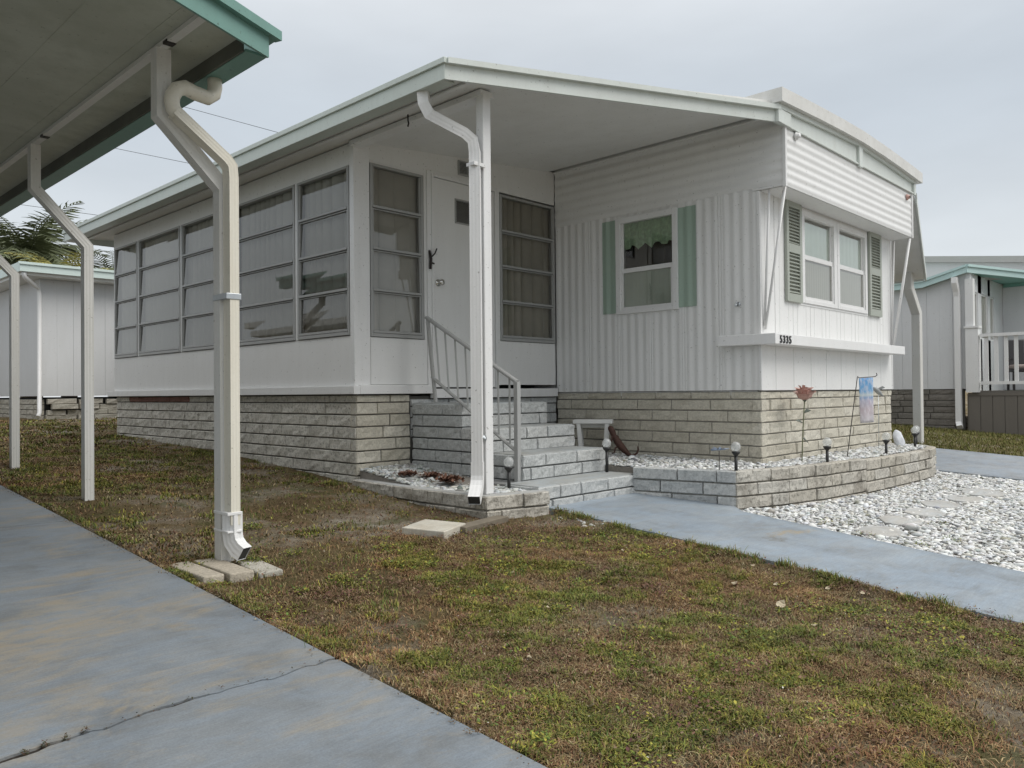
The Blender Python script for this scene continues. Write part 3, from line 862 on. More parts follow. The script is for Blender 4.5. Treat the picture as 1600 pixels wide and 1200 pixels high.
# ---- porch roof: one slope up to the home, its front edge cut on the skew
RF = [(3.40, 3.86), (6.30, 2.935), (6.30, 11.42), (3.40, 11.42)]
b = MB(); b.prism(RF, lambda x, y: soff(x, y), lambda x, y: soff(x, y)+.075)
proof = b.build('porch_roof', 'ceiling_panel', home)
sk = Vector((6.30-3.40, 2.935-3.86)).normalized()
def fascia(b, p, q, out, lo, hi, th):
    """strip between plan points p, q, thickness th outward"""
    b.prism([(p[0], p[1]), (q[0], q[1]), (q[0]+out[0]*th, q[1]+out[1]*th), (p[0]+out[0]*th, p[1]+out[1]*th)], lo, hi)
no = (sk[1], -sk[0])
b = MB()
fz = lambda x, y: 2.848 + .066*(x-3.4)
fascia(b, (3.40, 3.86), (6.262, 2.947), no, lambda x, y: fz(x, y), lambda x, y: fz(x, y)+.098, .018)
fascia(b, (3.40, 3.845), (6.262, 2.93), no, lambda x, y: fz(x, y)+.098, lambda x, y: fz(x, y)+.135, .036)
b.build('front_fascia', 'pale_grey_green_trim', proof)
b = MB()
b.box(3.382, 3.40, 3.842, 11.44, 2.846, 2.946); b.box(3.364, 3.40, 3.825, 11.46, 2.946, 2.984)
b.box(3.40, 3.50, 3.875, 11.42, 2.850, 2.866); b.box(3.486, 3.50, 3.875, 11.42, 2.866, 2.90)
b.box(3.382, 6.3, 11.42, 11.44, 2.85, 2.95)
b.build('eave_fascia', 'mint_fascia', proof, 0.003)
b = MB(); b.box(3.78, 3.90, 3.92, 5.50, 2.872, 2.912); b.box(3.60, 3.64, 3.85, 11.3, 2.884, 2.899); b.build('beam', 'white_painted_metal', proof, 0.003)
b = MB()
for k in range(5):
    yy = 4.4 + k*.0
MB().box(6.36, 6.39, 2.98, 5.49, 3.135, 3.152).build('ceiling_trim', 'white_wall_board', proof, 0.002)
MB().tube([(3.70, 4.62, 2.888), (3.70, 4.62, 2.845), (3.69, 4.60, 2.815), (3.70, 4.62, 2.80), (3.712, 4.635, 2.815)], .006, 6).build('hook', 'dark_iron', proof)

# ---- porch walls
def wall_boxes(boxes, mat='white_wall_board', name='porch_wall', bev=0.003):
    b = MB()
    for q in boxes: b.box(*q)
    return b.build(name, mat, home, bev)
YB = 10.93
wall_boxes([(XP, XP+.06, YP+.05, YB, .862, 1.295), (XP, XP+.06, YP+.05, YB, 2.735, 2.915), (XP, XP+.06, 10.89, YB, 1.295, 2.735), (XP+.06, 6.38, YB-.05, YB, .80, 3.1)])
wall_boxes([(XP+.16, 4.66, YP, YP+.05, .882, 1.288), (5.52, 6.385, YP, YP+.05, .882, 1.318), (4.58, 4.66, YP, YP+.05, 1.288, 2.80), (5.49, 5.53, YP, YP+.05, .80, 2.80), (XP+.16, 4.58, YP, YP+.05, 2.775, 2.80)])
b = MB(); b.prism([(XP+.06, YP), (6.385, YP), (6.385, YP+.05), (XP+.06, YP+.05)], 2.80, lambda x, y: soff(x, y)); b.build('porch_wall', 'white_wall_board', home)
wall_boxes([(XP-.012, XP+.15, YP-.012, YP+.05, .862, 2.90)], 'white_painted_metal', 'corner_post', .004)
MB().box(XP+.004, XP+.03, YP+.052, YP+.064, .865, 2.73).build('corner_seam', 'dark_gap', home)
wall_boxes([(XP-.045, XP+.02, YP-.045, YB+.12, .802, .872)], 'white_painted_metal', 'sill_band', .004)
wall_boxes([(XP+.021, 4.64, YP-.045, YP-.001, .802, .880), (4.64, 6.37, YP-.042, YP-.001, .76, .845)], 'white_painted_metal', 'sill_band', .004)

# awning windows of four panes
def awning_bay(P, u0, u1, z0, z1, cur='curtain_grey', cut=None, n=4, face=1):
    def bx(b, ua, ub, da, db, za, zb):
        c = [P(u_, d_, z_) for z_ in (za, zb) for d_ in (da, db) for u_ in (ua, ub)]
        i = len(b.v); b.v += c
        for f in ((0, 2, 3, 1), (4, 5, 7, 6), (0, 1, 5, 4), (2, 6, 7, 3), (0, 4, 6, 2), (1, 3, 7, 5)):
            b.f.append(tuple(i+k for k in f)); b.smooth.append(False)
    s_ = .026
    b = MB()
    bx(b, u0, u0+s_, -.05, .012, z0, z1); bx(b, u1-s_, u1, -.05, .012, z0, z1)
    bx(b, u0+s_, u1-s_, -.05, .014, z0, z0+.03); bx(b, u0+s_, u1-s_, -.05, .012, z1-.022, z1)
    win = b.build('window', 'aluminium_frame', home, 0.002)
    H_ = (z1-z0-.052)/n
    for k in range(n):
        za = z0+.03+H_*k; zb = za+H_
        tilt = random.uniform(.004, .016); ti2 = random.uniform(-.003, .003)
        a, c = u0+s_, u1-s_
        b = MB()
        # sash: stiles and a proud bottom rail
        bx(b, a+.001, a+.014, -.03, .006, za+.024, zb-.003); bx(b, c-.014, c-.001, -.03, .006, za+.024, zb-.003)
        bx(b, a+.001, c-.001, -.022, .016, za+.003, za+.024); 
        if k < n-1: bx(b, a+.014, c-.014, -.03, .004, zb-.012, zb-.003)
        sa = b.build('sash', 'aluminium_frame', win, 0.0015)
        b = MB()
        b.quad(P(a+.01, -.010+tilt+ti2, za+.02), P(c-.01, -.010+tilt-ti2, za+.02), P(c-.01, -.012, zb-.006), P(a+.01, -.012, zb-.006))
        b.build('pane', 'porch_glass', win)
    b = MB(); nn = int((u1-u0)/.006); ph = random.uniform(0, 6)
    pts = []
    for i in range(nn+1):
        u_ = u0 + (u1-u0)*i/nn
        q_ = abs(math.sin(u_*26+ph+1.3*math.sin(u_*7+ph)))
        pts.append((u_, -.055 - .058*(1-q_**.40)*(.55+.45*math.sin(u_*3.1+ph*2))))
    for (ua, da), (ub, db) in zip(pts[:-1], pts[1:]):
        b.quad(P(ua, da, z0-.02), P(ub, db, z0-.02), P(ub, db, z1+.02), P(ua, da, z1+.02), True)
    b.build('curtain', cur, win)
    return win
PL = lambda u, d_, z: (XP - d_, -u, z)      # u runs toward -y so faces point outwards
bays = [(5.565, 6.385), (6.43, 7.615), (7.66, 8.845), (8.89, 10.085), (10.13, 10.885)]
for a, c in bays: awning_bay(PL, -c, -a, 1.30, 2.73)
for a, c in zip([q[1] for q in bays[:-1]], [q[0] for q in bays[1:]]): MB().box(XP-.004, XP+.06, a+.001, c-.001, 1.296, 2.734).build('window_mullion', 'white_wall_board', home, 0.002)
PF = lambda u, d_, z: (u, YP - d_, z)
awning_bay(PF, 3.985, 4.565, 1.292, 2.772)
awning_bay(PF, 5.545, 6.375, 1.322, 2.778, 'curtain_dim')
# dark room behind the curtains
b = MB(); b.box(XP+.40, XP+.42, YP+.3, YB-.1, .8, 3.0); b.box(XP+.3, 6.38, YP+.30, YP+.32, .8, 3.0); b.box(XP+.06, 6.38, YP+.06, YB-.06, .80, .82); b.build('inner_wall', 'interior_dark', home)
# door
b = MB(); b.box(4.66, 4.685, YP-.02, YP+.04, .85, 2.81); b.box(5.475, 5.50, YP-.02, YP+.04, .85, 2.81); b.box(4.685, 5.475, YP-.02, YP+.04, 2.785, 2.81)
b.box(4.61, 4.659, YP-.012, YP-.001, .88, 2.83); b.box(5.501, 5.54, YP-.012, YP-.001, .88, 2.83); b.box(4.66, 5.50, YP-.012, YP-.001, 2.811, 2.84)
fr_ = b.build('door_frame', 'white_painted_metal', home, 0.003)
b = MB(); b.box(4.690, 5.470, YP-.005, YP+.03, .86, 2.41); b.box(4.690, 4.965, YP-.005, YP+.03, 2.41, 2.62); b.box(5.25, 5.470, YP-.005, YP+.03, 2.41, 2.62); b.box(4.690, 5.470, YP-.005, YP+.03, 2.62, 2.78)
door = b.build('door', 'white_wall_board', home, 0.0)
b = MB(); b.box(4.953, 4.968, YP-.012, YP+.01, 2.398, 2.632); b.box(5.247, 5.262, YP-.012, YP+.01, 2.398, 2.632); b.box(4.968, 5.247, YP-.012, YP+.01, 2.398, 2.412); b.box(4.968, 5.247, YP-.012, YP+.01, 2.618, 2.632); b.build('door_light_frame', 'aluminium_frame', door)
b = MB(); b.quad((4.96, YP+.004, 2.405), (5.255, YP+.004, 2.405), (5.255, YP+.004, 2.625), (4.96, YP+.004, 2.625)); b.build('pane', 'window_glass', door)
MB().box(4.96, 5.255, YP+.02, YP+.025, 2.40, 2.63).build('pane_backing', 'interior_dark', door)
b = MB(); b.lathe((4.742, YP-.005, 1.818), [(.034, 0), (.033, .006), (.012, .01), (.012, .03), (.026, .036), (.030, .05), (.026, .064), (.012, .07), (0, .071)], 16, (0, -1, 0)); b.build('door_knob', 'chrome', door)
# vent above the door
b = MB(); b.box(5.0, 5.36, YP-.014, YP-.001, 2.865, 2.88); b.box(5.0, 5.36, YP-.014, YP-.001, 2.99, 3.003)
for xx in (5.0, 5.115, 5.235, 5.348): b.box(xx, xx+.012, YP-.014, YP-.001, 2.88, 2.99)
for k in range(9): b.obox((5.18, YP-.008, 2.888+k*.0118), (.166, 0, 0), (0, .005, .004), (0, -.001, .0014))
vent = b.build('vent', 'aluminium_frame', home); MB().box(5.012, 5.348, YP-.003, YP-.0005, 2.88, 2.99).build('vent_backing', 'dark_gap', vent)
# window crank hanging on the casing
b = MB(); b.tube([(4.628, YP-.02, 2.10), (4.632, YP-.035, 2.02), (4.628, YP-.03, 1.93)], [.011, .014, .012], 8); b.tube([(4.632, YP-.03, 2.03), (4.668, YP-.05, 2.075), (4.69, YP-.05, 2.12)], .007, 6); b.tube([(4.632, YP-.03, 1.99), (4.665, YP-.045, 1.98)], .008, 6); b.build('latch', 'dark_iron', home)

# ---- roof post and downspout of the porch
PROF = lambda w_, d_: [(-w_, -d_+.008), (-w_+.008, -d_), (w_-.008, -d_), (w_, -d_+.008), (w_, d_-.008), (w_-.008, d_), (-w_+.008, d_), (-w_, d_-.008)]
MB().box(3.798, 3.872, 3.915, 3.989, .10, 2.905).build('roof_post', 'white_painted_metal', home, 0.006)
def corr_prof(w_, d_, flute=.0009):
    """rectangular downspout with shallow flutes"""
    P = []
    def side(a, c, n, nx_, ny_):
        for i in range(n):
            t = i/n; v = flute*(1-math.cos(2*math.pi*t*3))/2
            P.append((a[0]+(c[0]-a[0])*t - nx_*v, a[1]+(c[1]-a[1])*t - ny_*v))
    side((-w_, -d_), (w_, -d_), 12, 0, -1); side((w_, -d_), (w_, d_), 12, 1, 0); side((w_, d_), (-w_, d_), 12, 0, 1); side((-w_, d_), (-w_, -d_), 12, -1, 0)
    return P
b = MB()
b.sweep([(3.44, 4.13, 2.86), (3.44, 4.12, 2.77), (3.47, 4.10, 2.70), (3.67, 3.97, 2.585), (3.72, 3.94, 2.54), (3.732, 3.932, 2.46), (3.732, 3.932, .32)], corr_prof(.037, .030), (0.8, 0.6, 0))
ds = b.build('downspout', 'white_painted_metal', home, 0.0)
b = MB(); b.sweep([(3.732, 3.932, .33), (3.732, 3.932, .235), (3.724, 3.926, .195), (3.700, 3.908, .155), (3.655, 3.874, .115), (3.612, 3.842, .085)], corr_prof(.041, .033), (0.8, 0.6, 0), cap=False); b.build('outlet_elbow', 'white_painted_metal', ds)
b = MB(); b.sweep([(3.645, 3.8665, .108), (3.614, 3.8435, .0865)], [(-.037, -.029), (.037, -.029), (.037, .029), (-.037, .029)], (0.8, 0.6, 0)); b.build('outlet_mouth', 'dark_gap', ds)
b = MB(); b.box(3.689, 3.797, 3.893, 3.974, 2.36, 2.385); b.build('strap', 'white_painted_metal', ds, .002)
b = MB(); b.lathe((3.78, 3.914, .49), [(.022, 0), (.022, .004), (.012, .005), (.012, .012), (0, .013)], 10, (0, -1, 0)); b.build('clip', 'galvanised', ds)

# ---- right-hand awning (carport side of the home)
az = lambda x, y: 3.02 - 0.130*(x-9.83)
AW = [(9.84, 2.96), (13.40, 3.90), (13.40, 11.5), (9.84, 11.5)]
b = MB(); b.prism(AW, lambda x, y: az(x, y)-.03, lambda x, y: az(x, y)+.03); aw = b.build('awning_roof', 'ceiling_panel', home)
b = MB(); s2 = Vector((3.56, .94)).normalized(); n2 = (s2[1], -s2[0])
fascia(b, (9.84, 2.955), (13.42, 3.90), n2, lambda x, y: az(x, y)-.06, lambda x, y: az(x, y)+.06, .02); b.box(13.401, 13.42, 3.91, 11.5, 2.50, 2.62); b.build('awning_fascia', 'pale_grey_green_trim', aw)
for yy in (4.0, 6.2, 8.4, 10.6):
    b = MB(); b.sweep([(13.32, yy, gz(yy)-.05), (13.32, yy, 1.99), (12.95, yy, 2.36), (12.95, yy, 2.60)], PROF(.062, .062), (0, 1, 0)); b.build('awning_post', 'post_paint', aw)

# ---- block skirting
def rowmat(row, px, py, mat):
    if mat == 'grey_block' and row == 0 and 9.2 < py < 10.6: return 'brick_red'
    return mat
b = MB(); b.box(XP+.024, XP+.10, YP+.012, 10.88, -.05, .80); b.build('block_skirt', 'mortar', home); sk1 = bpy.data.objects['block_skirt']
def stone(px, py): return gz(py)-.05
lay(sk1, (XP+.012, 10.88), (-1, 0), 10.88-YP, .80, .0, 'grey_block', first=.066, L0=.42, vary=.25, zmin=stone, mats=rowmat)
b = MB(); b.box(XP+.03, 6.40, YP+.012, YP+.08, .0, .78); sk2 = b.build('block_skirt', 'mortar', home)
lay(sk2, (XP+.012, YP), (0, -1), .57, .80, .03, 'beige_block', first=.066, L0=.40, vary=.12)
lay(sk2, (4.42, YP+.002), (0, -1), 1.98, .76, .45, 'painted_block', first=.066, L0=.36, vary=.25)
b = MB(); b.box(XM+.024, XM+.10, YE+.02, YP, .0, .80); sk3 = b.build('block_skirt', 'pale_mortar', home)
lay(sk3, (XM+.012, YP), (-1, 0), YP-YE, .80, .08, 'beige_block', first=.070, L0=.405, vary=.05)
b = MB(); b.box(XM+.03, XR, YE+.024, YE+.10, .0, .80); sk4 = b.build('block_skirt', 'pale_mortar', home)
lay(sk4, (XM+.012, YE+.012), (0, -1), XR-XM-.012, .80, .02, 'beige_block', first=.070, L0=.42, vary=.18)
b = MB(); b.box(XR-.024, XR, YE+.03, 12, -.1, .80); b.build('skirt_side', 'beige_block', home)

# ------------------------------------------------------------------ steps
steps = thing('brick_steps', (4.9, 4.2, -0.06), 'grey painted block steps rising from the blue walk to the porch door', 'steps')
TR = [(4.85, .72, 5.49, 4.42, 5.50), (4.50, .52, 4.85, 4.42, 5.47), (4.15, .325, 4.50, 4.42, 5.46), (3.80, .125, 4.15, 4.21, 5.45)]
b = MB()
for (yf, zt_, yb, xa, xb) in TR: b.box(xa+.03, xb-.03, yf+.03, 5.49, -.15, zt_-.012)
core = b.build('step_core', 'step_mortar', steps)
for k, (yf, zt_, yb, xa, xb) in enumerate(TR):
    zl = TR[k+1][1] if k < 3 else -.08
    b = MB(); b.box(xa+.012, xb-.012, yf+.012, yb+.004, zt_-.022, zt_-.002); b.build('tread', 'tread_concrete', steps, .004)
    lay(core, (xa, yf), (0, -1), xb-xa, zt_, zl+.004, 'painted_block', H=.1, L0=.36, vary=.35)
    lay(core, (xb, yf), (1, 0), yb-yf+.01, zt_, -.1, 'painted_block', H=.1, L0=.33, vary=.2)
# left flank, one wall stepping down
for (ya, yb, zt_) in ((5.49, 4.85, .72), (4.85, 4.50, .52), (4.50, 4.15, .325)):
    lay(core, (4.42, ya), (-1, 0), ya-yb, zt_, -.0, 'painted_block', H=.1, L0=.40, vary=.3)
lay(core, (4.21, 4.14), (-1, 0), .34, .125, -.08, 'painted_block', H=.1, L0=.36, vary=.2)

# ------------------------------------------------------------------ handrail
hr = thing('handrail', (4.40, 4.7, 0.12), 'grey metal handrail with thin balusters beside the block steps', 'handrail')
xh = 4.45
MB().box(4.380, 4.420, 4.167, 4.207, .07, .885).build('newel_post', 'rail_metal', hr, .003)
b = MB(); b.sweep([(xh, 5.205, .725), (xh, 5.235, .93), (xh-.005, 5.30, 1.46)], PROF(.016, .016), (1, 0, 0)); b.build('newel_post', 'rail_metal', hr)
b = MB(); b.sweep([(xh, 5.32, 1.468), (4.40, 4.185, .885)], PROF(.014, .020), (1, 0, 0)); b.build('top_rail', 'rail_metal', hr)
b = MB(); b.sweep([(xh, 5.25, .945), (4.40, 4.19, .345)], PROF(.012, .016), (1, 0, 0)); b.build('bottom_rail', 'rail_metal', hr)
for k in range(8):
    t = (k+.75)/8.4
    yt = 5.30 + (4.185-5.30)*t; zt_ = 1.452 + (.885-1.452)*t; yb = 5.24 + (4.19-5.24)*t; zb = .945 + (.345-.945)*t; xx = xh - .05*t
    b = MB(); b.sweep([(xx, yb, zb), (xx, yt, zt_)], PROF(.0095, .0095), (1, 0, 0)); b.build('baluster', 'rail_metal', hr)

# ------------------------------------------------------------------ planter walls and their gravel
def plan_wall(root, pts, z_top, z_bot, th, mats, L0, top_mat, H=.1, vary=.2, core_mat='mortar'):
    """block wall along plan points (outer face on the right-hand side when walking)"""
    for a, c in zip(pts[:-1], pts[1:]):
        dx, dy = c[0]-a[0], c[1]-a[1]; L = math.hypot(dx, dy); nrm = (dy/L, -dx/L)
        zt_ = z_top((a[0]+c[0])/2); zb = z_bot
        b = MB(); ix, iy = -nrm[0], -nrm[1]
        b.prism([(a[0]+ix*.03, a[1]+iy*.03), (c[0]+ix*.03, c[1]+iy*.03), (c[0]+ix*(th-.01), c[1]+iy*(th-.01)), (a[0]+ix*(th-.01), a[1]+iy*(th-.01))], zb, zt_-.02)
        cr = b.build('wall_core', core_mat, root)
        lay(cr, a, nrm, L+.004, zt_, zb, mats[0] if dx > abs(dy) or len(mats) == 1 else mats[1], H=H, L0=L0, vary=vary, depth_jit=.006)
pw = thing('planter_wall', (5.55, 2.98, -0.1), 'bowed three-course planter wall around the white gravel bed at the end wall', 'planter wall')
def zpl(x): return 0.190 if x < 7 else 0.175
PWP = [(5.37, 3.80), (5.555, 2.972), (6.10, 2.80), (6.67, 2.69), (7.30, 2.63), (7.97, 2.60), (8.6, 2.585), (9.10, 2.60), (9.50, 2.68), (9.74, 2.86), (9.78, 3.14)]
plan_wall(pw, PWP, zpl, -.26, .11, ['planter_block', 'painted_block'], .36, None, vary=.12, core_mat='planter_block')
lw = thing('planter_wall', (3.75, 3.85, -0.06), 'small two-course planter wall at the porch corner under the white roof post', 'planter wall')
LWP = [(3.765, 5.46), (3.70, 4.60), (3.715, 3.83), (4.215, 3.70)]
plan_wall(lw, LWP, lambda x: .108, -.12, .11, ['planter_block'], .33, None, H=.10, vary=.1, core_mat='planter_block')
MB().prism([(3.725, 3.84), (4.20, 3.72), (4.23, 3.83), (3.83, 3.93), (3.80, 4.6), (3.86, 5.45), (3.77, 5.45), (3.71, 4.6)], .06, .100).build('wall_cap', 'stepping_concrete', lw)

ICO = None
def ico():
    global ICO
    if ICO is None:
        t = (1+5**.5)/2
        v = np.array([(-1, t, 0), (1, t, 0), (-1, -t, 0), (1, -t, 0), (0, -1, t), (0, 1, t), (0, -1, -t), (0, 1, -t), (t, 0, -1), (t, 0, 1), (-t, 0, -1), (-t, 0, 1)], float)
        v /= np.linalg.norm(v[0])
        f = np.array([(0, 11, 5), (0, 5, 1), (0, 1, 7), (0, 7, 10), (0, 10, 11), (1, 5, 9), (5, 11, 4), (11, 10, 2), (10, 7, 6), (7, 1, 8), (3, 9, 4), (3, 4, 2), (3, 2, 6), (3, 6, 8), (3, 8, 9), (4, 9, 5), (2, 4, 11), (6, 2, 10), (8, 6, 7), (9, 8, 1)], int)
        ICO = (v, f)
    return ICO
def inside(poly, x, y):
    c = np.zeros(len(x), bool); n = len(poly)
    for i in range(n):
        x0, y0 = poly[i]; x1, y1 = poly[(i+1) % n]
        k = ((y0 > y) != (y1 > y)) & (x < (x1-x0)*(y-y0)/((y1-y0) if y1 != y0 else 1e-9) + x0)
        c ^= k
    return c
def scatter_stones(name, poly, n, size, zf, label, tint=(0.64, 0.645, 0.65), flat=.55, extra=None):
    P = np.array(poly); x0, y0 = P.min(0); x1, y1 = P.max(0)
    X = RNG.uniform(x0, x1, n*3); Y = RNG.uniform(y0, y1, n*3)
    k = inside(poly, X, Y)
    if extra is not None: k &= extra(X, Y)
    X = X[k][:n]; Y = Y[k][:n]; n = len(X)
    v, f = ico()
    s = size*np.exp(RNG.normal(0, .30, n))
    jit = 1 + RNG.uniform(-.42, .38, (n, 12, 1))
    V = v[None]*jit
    sc = np.stack([np.ones(n)*1.35, RNG.uniform(.55, .95, n), RNG.uniform(flat*.75, flat*1.25, n)], -1)
    V = V*sc[:, None, :]*s[:, None, None]
    a = RNG.uniform(0, 6.28, n); c, s_ = np.cos(a), np.sin(a)
    tx = RNG.normal(0, .28, n)
    y_ = V[:, :, 1]*np.cos(tx)[:, None] - V[:, :, 2]*np.sin(tx)[:, None]; z_ = V[:, :, 1]*np.sin(tx)[:, None] + V[:, :, 2]*np.cos(tx)[:, None]
    W = np.stack([V[:, :, 0]*c[:, None] - y_*s_[:, None], V[:, :, 0]*s_[:, None] + y_*c[:, None], z_], -1)
    W[:, :, 0] += X[:, None]; W[:, :, 1] += Y[:, None]; W[:, :, 2] += (zf(X, Y) + s*RNG.uniform(.0, .55, n))[:, None]
    F = f[None] + (np.arange(n)*12)[:, None, None]
    br = RNG.uniform(.66, 1.22, n)*np.where(RNG.random(n) < .13, .45, 1)
    tone = np.array(tint)[None]*br[:, None] + RNG.normal(0, .006, (n, 3)) + RNG.normal(0, .012, (n, 1))*np.array([1, .2, -1])
    tone[:, 2] -= RNG.uniform(0, .035, n)
    me = np_mesh(name, W.reshape(-1, 3), F.reshape(-1, 3), 'gravel_stone', np.repeat(np.clip(tone, .03, .85), 12, 0))
    o = link(name, me)
    return tag(o, kind='stuff', label=label, cat='gravel')
def sheet(name, poly, zf, mat, step=.15):
    b = MB(); b.v = [(x, y, zf(x, y)) for x, y in poly]; b.f = [tuple(range(len(poly)))]; b.smooth = [False]
    return structure(b.build(name, mat))
plain('gravel_bed_soil', (0.22, 0.20, 0.175), 0.95, 0, .4, 40)
GP = [(4.88, -3.0), (5.09, 1.0), (5.25, 1.95), (5.40, 2.84), (5.56, 2.96), (6.10, 2.79), (6.67, 2.68), (7.97, 2.59), (9.1, 2.59), (9.55, 2.70), (9.74, 2.9), (9.73, -3.0)]
b = MB(); gy = np.linspace(-3, 3.0, 30)
for a, c in zip(gy[:-1], gy[1:]):
    b.quad((float(interp_x(WALK_R, a))-.02, a, gz(a)-.01), (9.78, a, gz(a)-.01), (9.78, c, gz(c)-.01), (float(interp_x(WALK_R, c))-.02, c, gz(c)-.01))
structure(b.build('gravel_ground', 'gravel_bed_soil'))
scatter_stones('white_gravel', [p for p in GP if p[1] > -1.5] + [(9.73, .0), (5.04, .0)], 32000, .0128, lambda x, y: g(y)-.004, 'white angular landscape gravel between the blue walk and the bowed planter wall')
BED = [(5.45, 3.80), (5.62, 3.05), (6.1, 2.90), (6.67, 2.79), (7.97, 2.70), (9.1, 2.70), (9.45, 2.77), (9.66, 2.92), (9.66, 3.17), (6.40, 3.17), (6.40, 5.5), (5.45, 5.5)]
zb_ = lambda x, y: .165 + .012*np.clip(y-3.2, 0, 2.5) if True else 0
structure(MB().prism(BED, -.2, lambda x, y: float(zb_(x, y))-.008).build('planter_soil', 'gravel_bed_soil'))
scatter_stones('planter_gravel', BED, 9000, .0125, zb_, 'fine white gravel filling the raised bed along the home')
LB = [(3.86, 5.49), (3.80, 4.60), (3.82, 3.92), (4.22, 3.82), (4.42, 4.15), (4.41, 5.49)]
zl_ = lambda x, y: .085 + .09*np.clip((y-4.6)/.9, 0, 1)
structure(MB().prism(LB, -.1, lambda x, y: float(zl_(x, y))-.008).build('planter_soil', 'gravel_bed_soil'))
scatter_stones('corner_gravel', LB, 3000, .0145, zl_, 'white gravel in the small corner planter under the downspout', (0.52, 0.53, 0.53))
scatter_stones('spilled_gravel', [(4.05, 3.1), (4.42, 3.0), (4.42, 3.5), (4.1, 3.62)], 70, .013, lambda x, y: height(x, y)-.008, 'few white stones spilled on the bare soil beside the walk', (0.5, 0.5, 0.49))

# stepping stones sunk in the gravel
ssl = ['nearest the walk', 'second from the walk', 'third from the walk', 'fourth from the walk', 'fifth from the walk', 'farthest from the walk']
for k, (x, y, w_) in enumerate([(5.65, 1.95, .19), (6.19, 1.99, .20), (6.72, 1.98, .20), (7.26, 2.02, .2), (7.78, 1.97, .22), (8.35, 1.95, .25)]):
    rr = random.Random(k); n = 11; b = MB()
    pts = [(x + w_*(1+rr.uniform(-.12, .12))*math.cos(6.283*i/n), y + w_*.72*(1+rr.uniform(-.12, .12))*math.sin(6.283*i/n)) for i in range(n)]
    b.prism(pts, lambda px, py: gz(py)-.03, lambda px, py: gz(py)+.016)
    tag(b.build('stepping_stone', 'stepping_concrete', None, .006), 'flat stepping stone in the white gravel, ' + ssl[k], 'stepping stone', 'stepping stones in the gravel')

# ------------------------------------------------------------------ carport on the left
cp = thing('carport', (1.9, 3.87, -0.05), 'flat carport roof with teal fascia on bent white posts over the driveway', 'carport')
XE = 1.90
ce = lambda x, y: 2.495 + .0737*(1.70-x)/.956
skd = Vector((-math.cos(R(17)), -math.sin(R(17))))
A0 = Vector((XE, 3.44)); A1 = A0 + skd*4.6
CPOLY = [(1.79, 3.42), (A1[0], A1[1]+.03), (A1[0], 10.2), (1.79, 10.2)]
MB().prism(CPOLY, lambda x, y: ce(x, y), lambda x, y: ce(x, y)+.05).build('roof_panel', 'carport_soffit', cp)
b = MB()
for k in range(1, 13):
    xx = 1.79 - .30*k
    yy = 3.44 - (1.9-xx)*math.tan(R(17)) + .06
    MB().box(xx-.0025, xx+.0025, yy, 10.1, ce(xx, 0)-.002, ce(xx, 0)+.001).build('panel_seam', 'carport_soffit', cp)
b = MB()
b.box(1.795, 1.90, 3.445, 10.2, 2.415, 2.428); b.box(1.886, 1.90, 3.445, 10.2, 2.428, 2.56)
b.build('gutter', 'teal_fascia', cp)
MB().box(1.783, 1.7945, 3.46, 10.2, 2.418, 2.53).build('gutter_back', 'gutter_shade', cp)  # gutter's inner face, coloured dark for the shade it lies in
b = MB(); nn_ = Vector((skd[1], -skd[0])); nn_ = (-nn_[0], -nn_[1]) if nn_[1] > 0 else (nn_[0], nn_[1])
zf0 = lambda x, y: 2.413 + .0737*(XE-x)/.956
b.prism([(A0[0], A0[1]), (A0[0]+nn_[0]*.014, A0[1]+nn_[1]*.014), (A1[0]+nn_[0]*.014, A1[1]+nn_[1]*.014), (A1[0], A1[1])], zf0, lambda x, y: zf0(x, y)+.10)
q0 = A0 - skd*.055
b.prism([(q0[0], q0[1]), (q0[0]+nn_[0]*.045, q0[1]+nn_[1]*.045), (A1[0]+nn_[0]*.045, A1[1]+nn_[1]*.045), (A1[0], A1[1])], lambda x, y: zf0(x, y)+.10, lambda x, y: zf0(x, y)+.145)
b.box(1.90, 1.955, 3.43, 10.2, 2.515, 2.56)
b.build('fascia', 'teal_fascia', cp)
b = MB(); b.box(1.552, 1.592, 3.36, 10.1, 2.482, ce(1.57, 0)-.0005); b.build('header_rail', 'post_paint', cp)
b = MB()
for yy in (3.74, 5.66, 7.5):
    MB().box(1.549, 1.595, yy, yy+.045, 2.478, 2.492).build('rail_joint', 'dark_iron', cp)
for i, (yy, lo, hi, off) in enumerate(((3.87, 1.86, 2.165, 0), (5.93, 1.845, 2.195, 0), (7.73, 1.845, 2.19, 0), (9.6, 1.845, 2.19, 0))):
    b = MB(); b.sweep([(1.90 if i else 1.885, yy, gz(yy)-.06), (1.90 if i else 1.885, yy, lo), (1.575, yy, hi), (1.575, yy, 2.485)], corr_prof(.030, .036, .0014) if i else corr_prof(.035, .035, .0014), (0, 1, 0))
    po = b.build('post', 'post_paint', cp)
